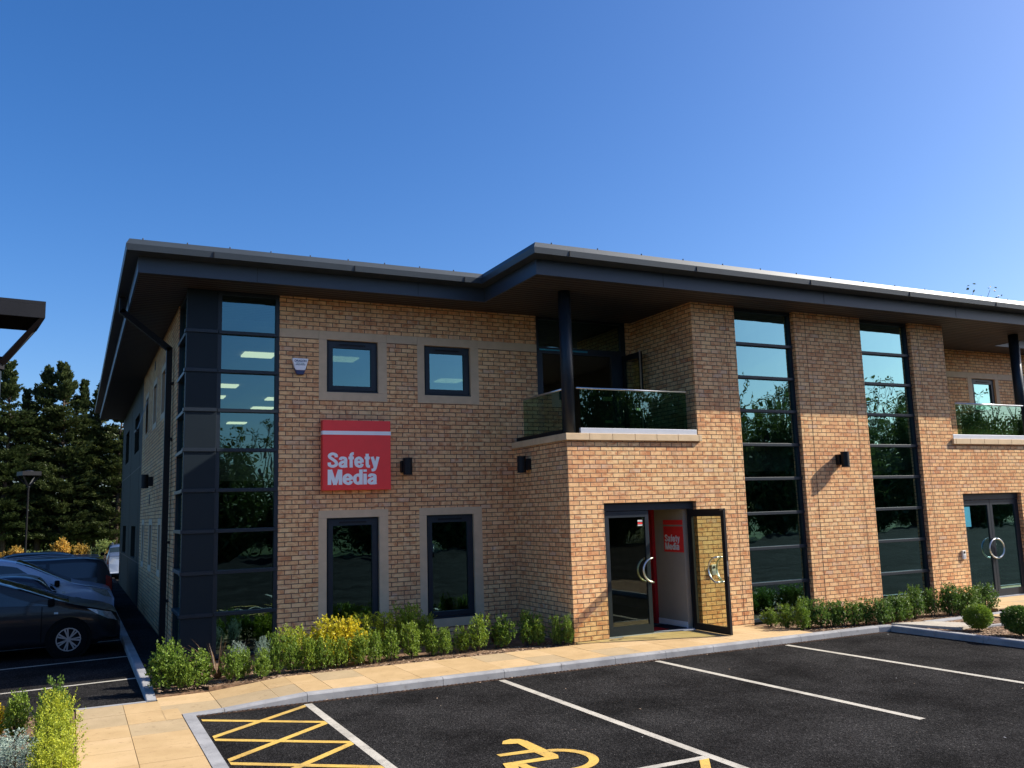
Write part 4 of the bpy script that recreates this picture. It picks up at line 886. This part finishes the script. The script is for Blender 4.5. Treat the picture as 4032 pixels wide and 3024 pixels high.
# bark chips and stones
def scatter(name,n,regions,size,mats,label,zoff=0,seed=1):
    g_=random.Random(seed); mb=MB()
    for k in range(n):
        rg=g_.choice(regions); x=g_.uniform(rg[0],rg[1]); y=g_.uniform(rg[2],rg[3]); z=rg[4]+zoff; s_=size*g_.uniform(.4,1.3); a_=g_.uniform(0,PI); t_=g_.uniform(-.5,.5)
        dx=Vector((math.cos(a_),math.sin(a_),t_*.5))*s_; dy=Vector((-math.sin(a_),math.cos(a_),g_.uniform(-.3,.3)))*s_*.45; c_=Vector((x,y,z+s_*.25)); up=Vector((0,0,s_*.25))
        mb.face([c_-dx-dy,c_+dx-dy,c_+dx+dy,c_-dx+dy],g_.randrange(len(mats))); mb.face([c_-dx-dy-up,c_+dx-dy-up,c_+dx-dy,c_-dx-dy],len(mats)-1)
    o=mb.build(name,mats); tag(o,label,name.replace('_',' '),kind='stuff'); return o
scatter('bark_mulch',6500,[(-1.93,4.28,-2.19,-1.5,-.03),(-1.93,4.28,-2.19,-1.9,-.03),(8.0,9.4,-3.38,-2.2,-.03),(8.2,12.2,-3.38,-2.6,-.03),(9.8,11.5,-5.9,-3.7,-.03),(9.8,11,-5.9,-4.5,-.03)],.018,['chip_pale','bark_chip','chip_pale','chip_dark'],'bark mulch covering the planting beds by the building')
scatter('bark_mulch',1500,[(-4.2,-2.88,-6.5,-2.7,-.075)],.018,['chip_pale','bark_chip','chip_dark'],'bark mulch in the foreground bed',seed=4)
scatter('fallen_leaves',420,[(-1.6,9.3,YK-.10,YK-.01,ZA),(-1.6,5,YK-.07,YK-.01,ZA),(2,8,YK-.1,YK-.01,ZA)],.014,['chip_pale','bark_chip','chip_dark'],'dry leaves and grit gathered along the kerb foot',seed=8)
scatter('stone_chips',70,[(-.3,11,-11,-3.8,ZA)],.010,['chip_pale','kerb_stone'],'pale stone chips scattered on the tarmac',seed=9)
# ================================================================== TREES
def conifer(seed,H=12.8,Rm=2.5):
    """row conifer: tiers of drooping sprays with gaps, ragged leaning tip"""
    g_=random.Random(seed); V=[];F=[]; st=MB(); lx,ly=g_.uniform(-.5,.5),g_.uniform(-.3,.3)
    ax=lambda z:Vector((lx*(z/H)**3+.12*math.sin(z*.9+seed),ly*(z/H)**3+.1*math.sin(z*.7),z))
    st.tube([ax(0),ax(H*.35),ax(H*.7),ax(H*.97)],[.22,.17,.09,.02],7)
    z=1.3
    while z<H:
        t=z/H; L_=(Rm if t<.5 else Rm*(1-((t-.5)/.52)**1.15))*g_.uniform(.45,1.1)+.10
        for q in range(2 if t<.85 else 2):
            a_=g_.uniform(0,2*PI); rise=g_.uniform(-.05,.35) if t<.8 else g_.uniform(.3,1.2); d=Vector((math.cos(a_),math.sin(a_),rise)).normalized(); sd=Vector((-math.sin(a_),math.cos(a_),0)); p0=ax(z)
            if L_>.5: st.tube([p0,p0+d*L_*.9],[.035,.008],4,cap=False)
            nn=int(24*L_)+6
            for k in range(nn):
                u_=g_.uniform(.22,1.0); wd=(.50*math.sin(min(1,u_*1.1)*PI*.85)+.06)*min(1,L_*.6); c_=p0+d*L_*u_+sd*g_.uniform(-wd,wd)+Vector((0,0,g_.uniform(-.12,.10)))
                for s_ in range(3):
                    dd=(d*.9+sd*g_.uniform(-.7,.7)+Vector((0,0,g_.uniform(-.1,.7)))).normalized(); leaf_quad(V,F,c_+rv(g_)*.07,dd,(Vector((0,0,1))+rv(g_)*.7).normalized(),g_.uniform(.16,.32),g_.uniform(.09,.17))
        z+=g_.uniform(.05,.115)*(1+2.6*(g_.random()<.06))
    return to_mesh('crown',V,F,'leaf_conifer'),st.mesh('trunk','bark',smooth=True)
def broadleaf(seed,H=10,W=3.2,dens=1.0,mat='leaf_tree'):
    g_=random.Random(seed); V=[];F=[]; st=MB()
    def grow(p,d,L_,r_,lv):
        q=p+d*L_; m_=(p+q)/2+rv(g_)*L_*.06; st.tube([p,m_,q],[r_,r_*.8,r_*.6],5 if lv else 8,cap=False)
        if lv>=4 or L_<.3:
            for k in range(int(9*dens)):
                c_=q+rv(g_)*g_.uniform(0,.35)
                leaf_quad(V,F,c_,rv(g_),rv(g_),g_.uniform(.12,.2),g_.uniform(.08,.13))
            return
        for k in range(3 if lv else 5):
            dd=(d+rv(g_)*.75+Vector((0,0,.22))).normalized(); grow(p+(q-p)*g_.uniform(.55,1.0),dd,L_*g_.uniform(.6,.82),r_*.55,lv+1)
    grow(Vector((0,0,0)),Vector((0,0,1)),H*.34,.16,0)
    return to_mesh('crown',V,F,mat),st.mesh('trunk','pale_bark')
def place_tree(name,meshes,x,y,z,sc,label,group,rz,sxy=1.0):
    t=empty(name,(x,y,z),rz); tag(t,label,'tree',group)
    for me,nn in zip(meshes,('crown','trunk')): o=bpy.data.objects.new(nn,me); link(o,t); o.scale=(sc*sxy,sc*sxy,sc)
cons=[conifer(31),conifer(32),conifer(33,12.2,1.7)]
pos=['leftmost conifer, cut by the left picture edge behind the lamp post','conifer with a thin bent tip, second from the left edge','conifer filling the gap right of the thin-tipped one','bushy-topped conifer just left of the tallest pair','tallest conifer of the row, with a leaning pointed tip','conifer right of the tallest one','short conifer tucked beside the roof corner','conifer mostly hidden behind the clad rear wall','conifer hidden behind the building corner']
for i,(x,y,s_) in enumerate([(-8.6,52,.96),(-7.0,51,1.0),(-6.0,53,.93),(-5.1,52,1.0),(-3.7,51.5,1.02),(-2.6,52,.98),(-1.6,52.5,.93),(-.4,51.5,.90),(1.0,53,.95)]): place_tree('conifer_tree',cons[i%3],x,y,-.25,s_,pos[i],'conifers behind the car park',i*1.3,.9)
hs=sprig_shrub(201,'leaf_gold',4000,14,.03); hs2=sprig_shrub(202,'leaf_pale',4000,14,.03)
for i in range(8): place_shrub('hedge_shrub',hs if i%3 else hs2,-8.2+1.15*i,44.5+.2*(i%2),-.2,.8+.15*(i%3)+(.5 if i in (0,4,6) else 0),1.3,'sunlit %s shrub below the conifers, %s from the left'%('golden orange' if i%3 else 'pale green',ordw[i]),'shrub','shrubs at the far edge of the car park')
for i in range(6): place_shrub('hedge_shrub',hs2,-9+2.0*i,57,-.2,4.2+.4*(i%2),3.2,'tall pale green bush between conifer trunks, %s from the left'%ordw[i],'shrub','pale bushes behind the conifers')
bl=[broadleaf(41,11,3,1.6),broadleaf(42,10,3,2.2),broadleaf(43,12,3,.9)]
bx=[-22,-13,-4,3,9,16,24,31,38,45,52,58,64,70,77,84,92]
for i,x in enumerate(bx):
    place_tree('broadleaf_tree',bl[(i*2+1)%3],x,-46-(i*7%5),-.2,.72+.05*min(i,12)+.12*(i%3),'tree behind the viewpoint, %s from the left, mirrored in the glazing'%ordw[i],'trees across the car park behind the viewpoint',i*2.1,1.15)
hb=sprig_shrub(203,'leaf_tree',30000,22,.013,0.0)
for i in range(22): place_shrub('hedge_shrub',hb,-20+4.9*i,-40+(i%3),-.2,(5.2 if i<7 else 7.5 if i<9 else 11.5 if i<13 else 9.0)+.8*(i%3)-.5*(i%2),6.8,'tall dark bush behind the viewpoint, %s along, mirrored in the glazing'%ordw[i],'shrub','hedge across the car park behind the viewpoint')
tw=broadleaf(43,12,3,.45); tz=max(v.co.z for v in tw[0].vertices)
place_tree('broadleaf_tree',tw,67.3,34,-.2,20.6/tz,'sparse tree whose twigs show above the roof at the right','trees behind the building',.4)
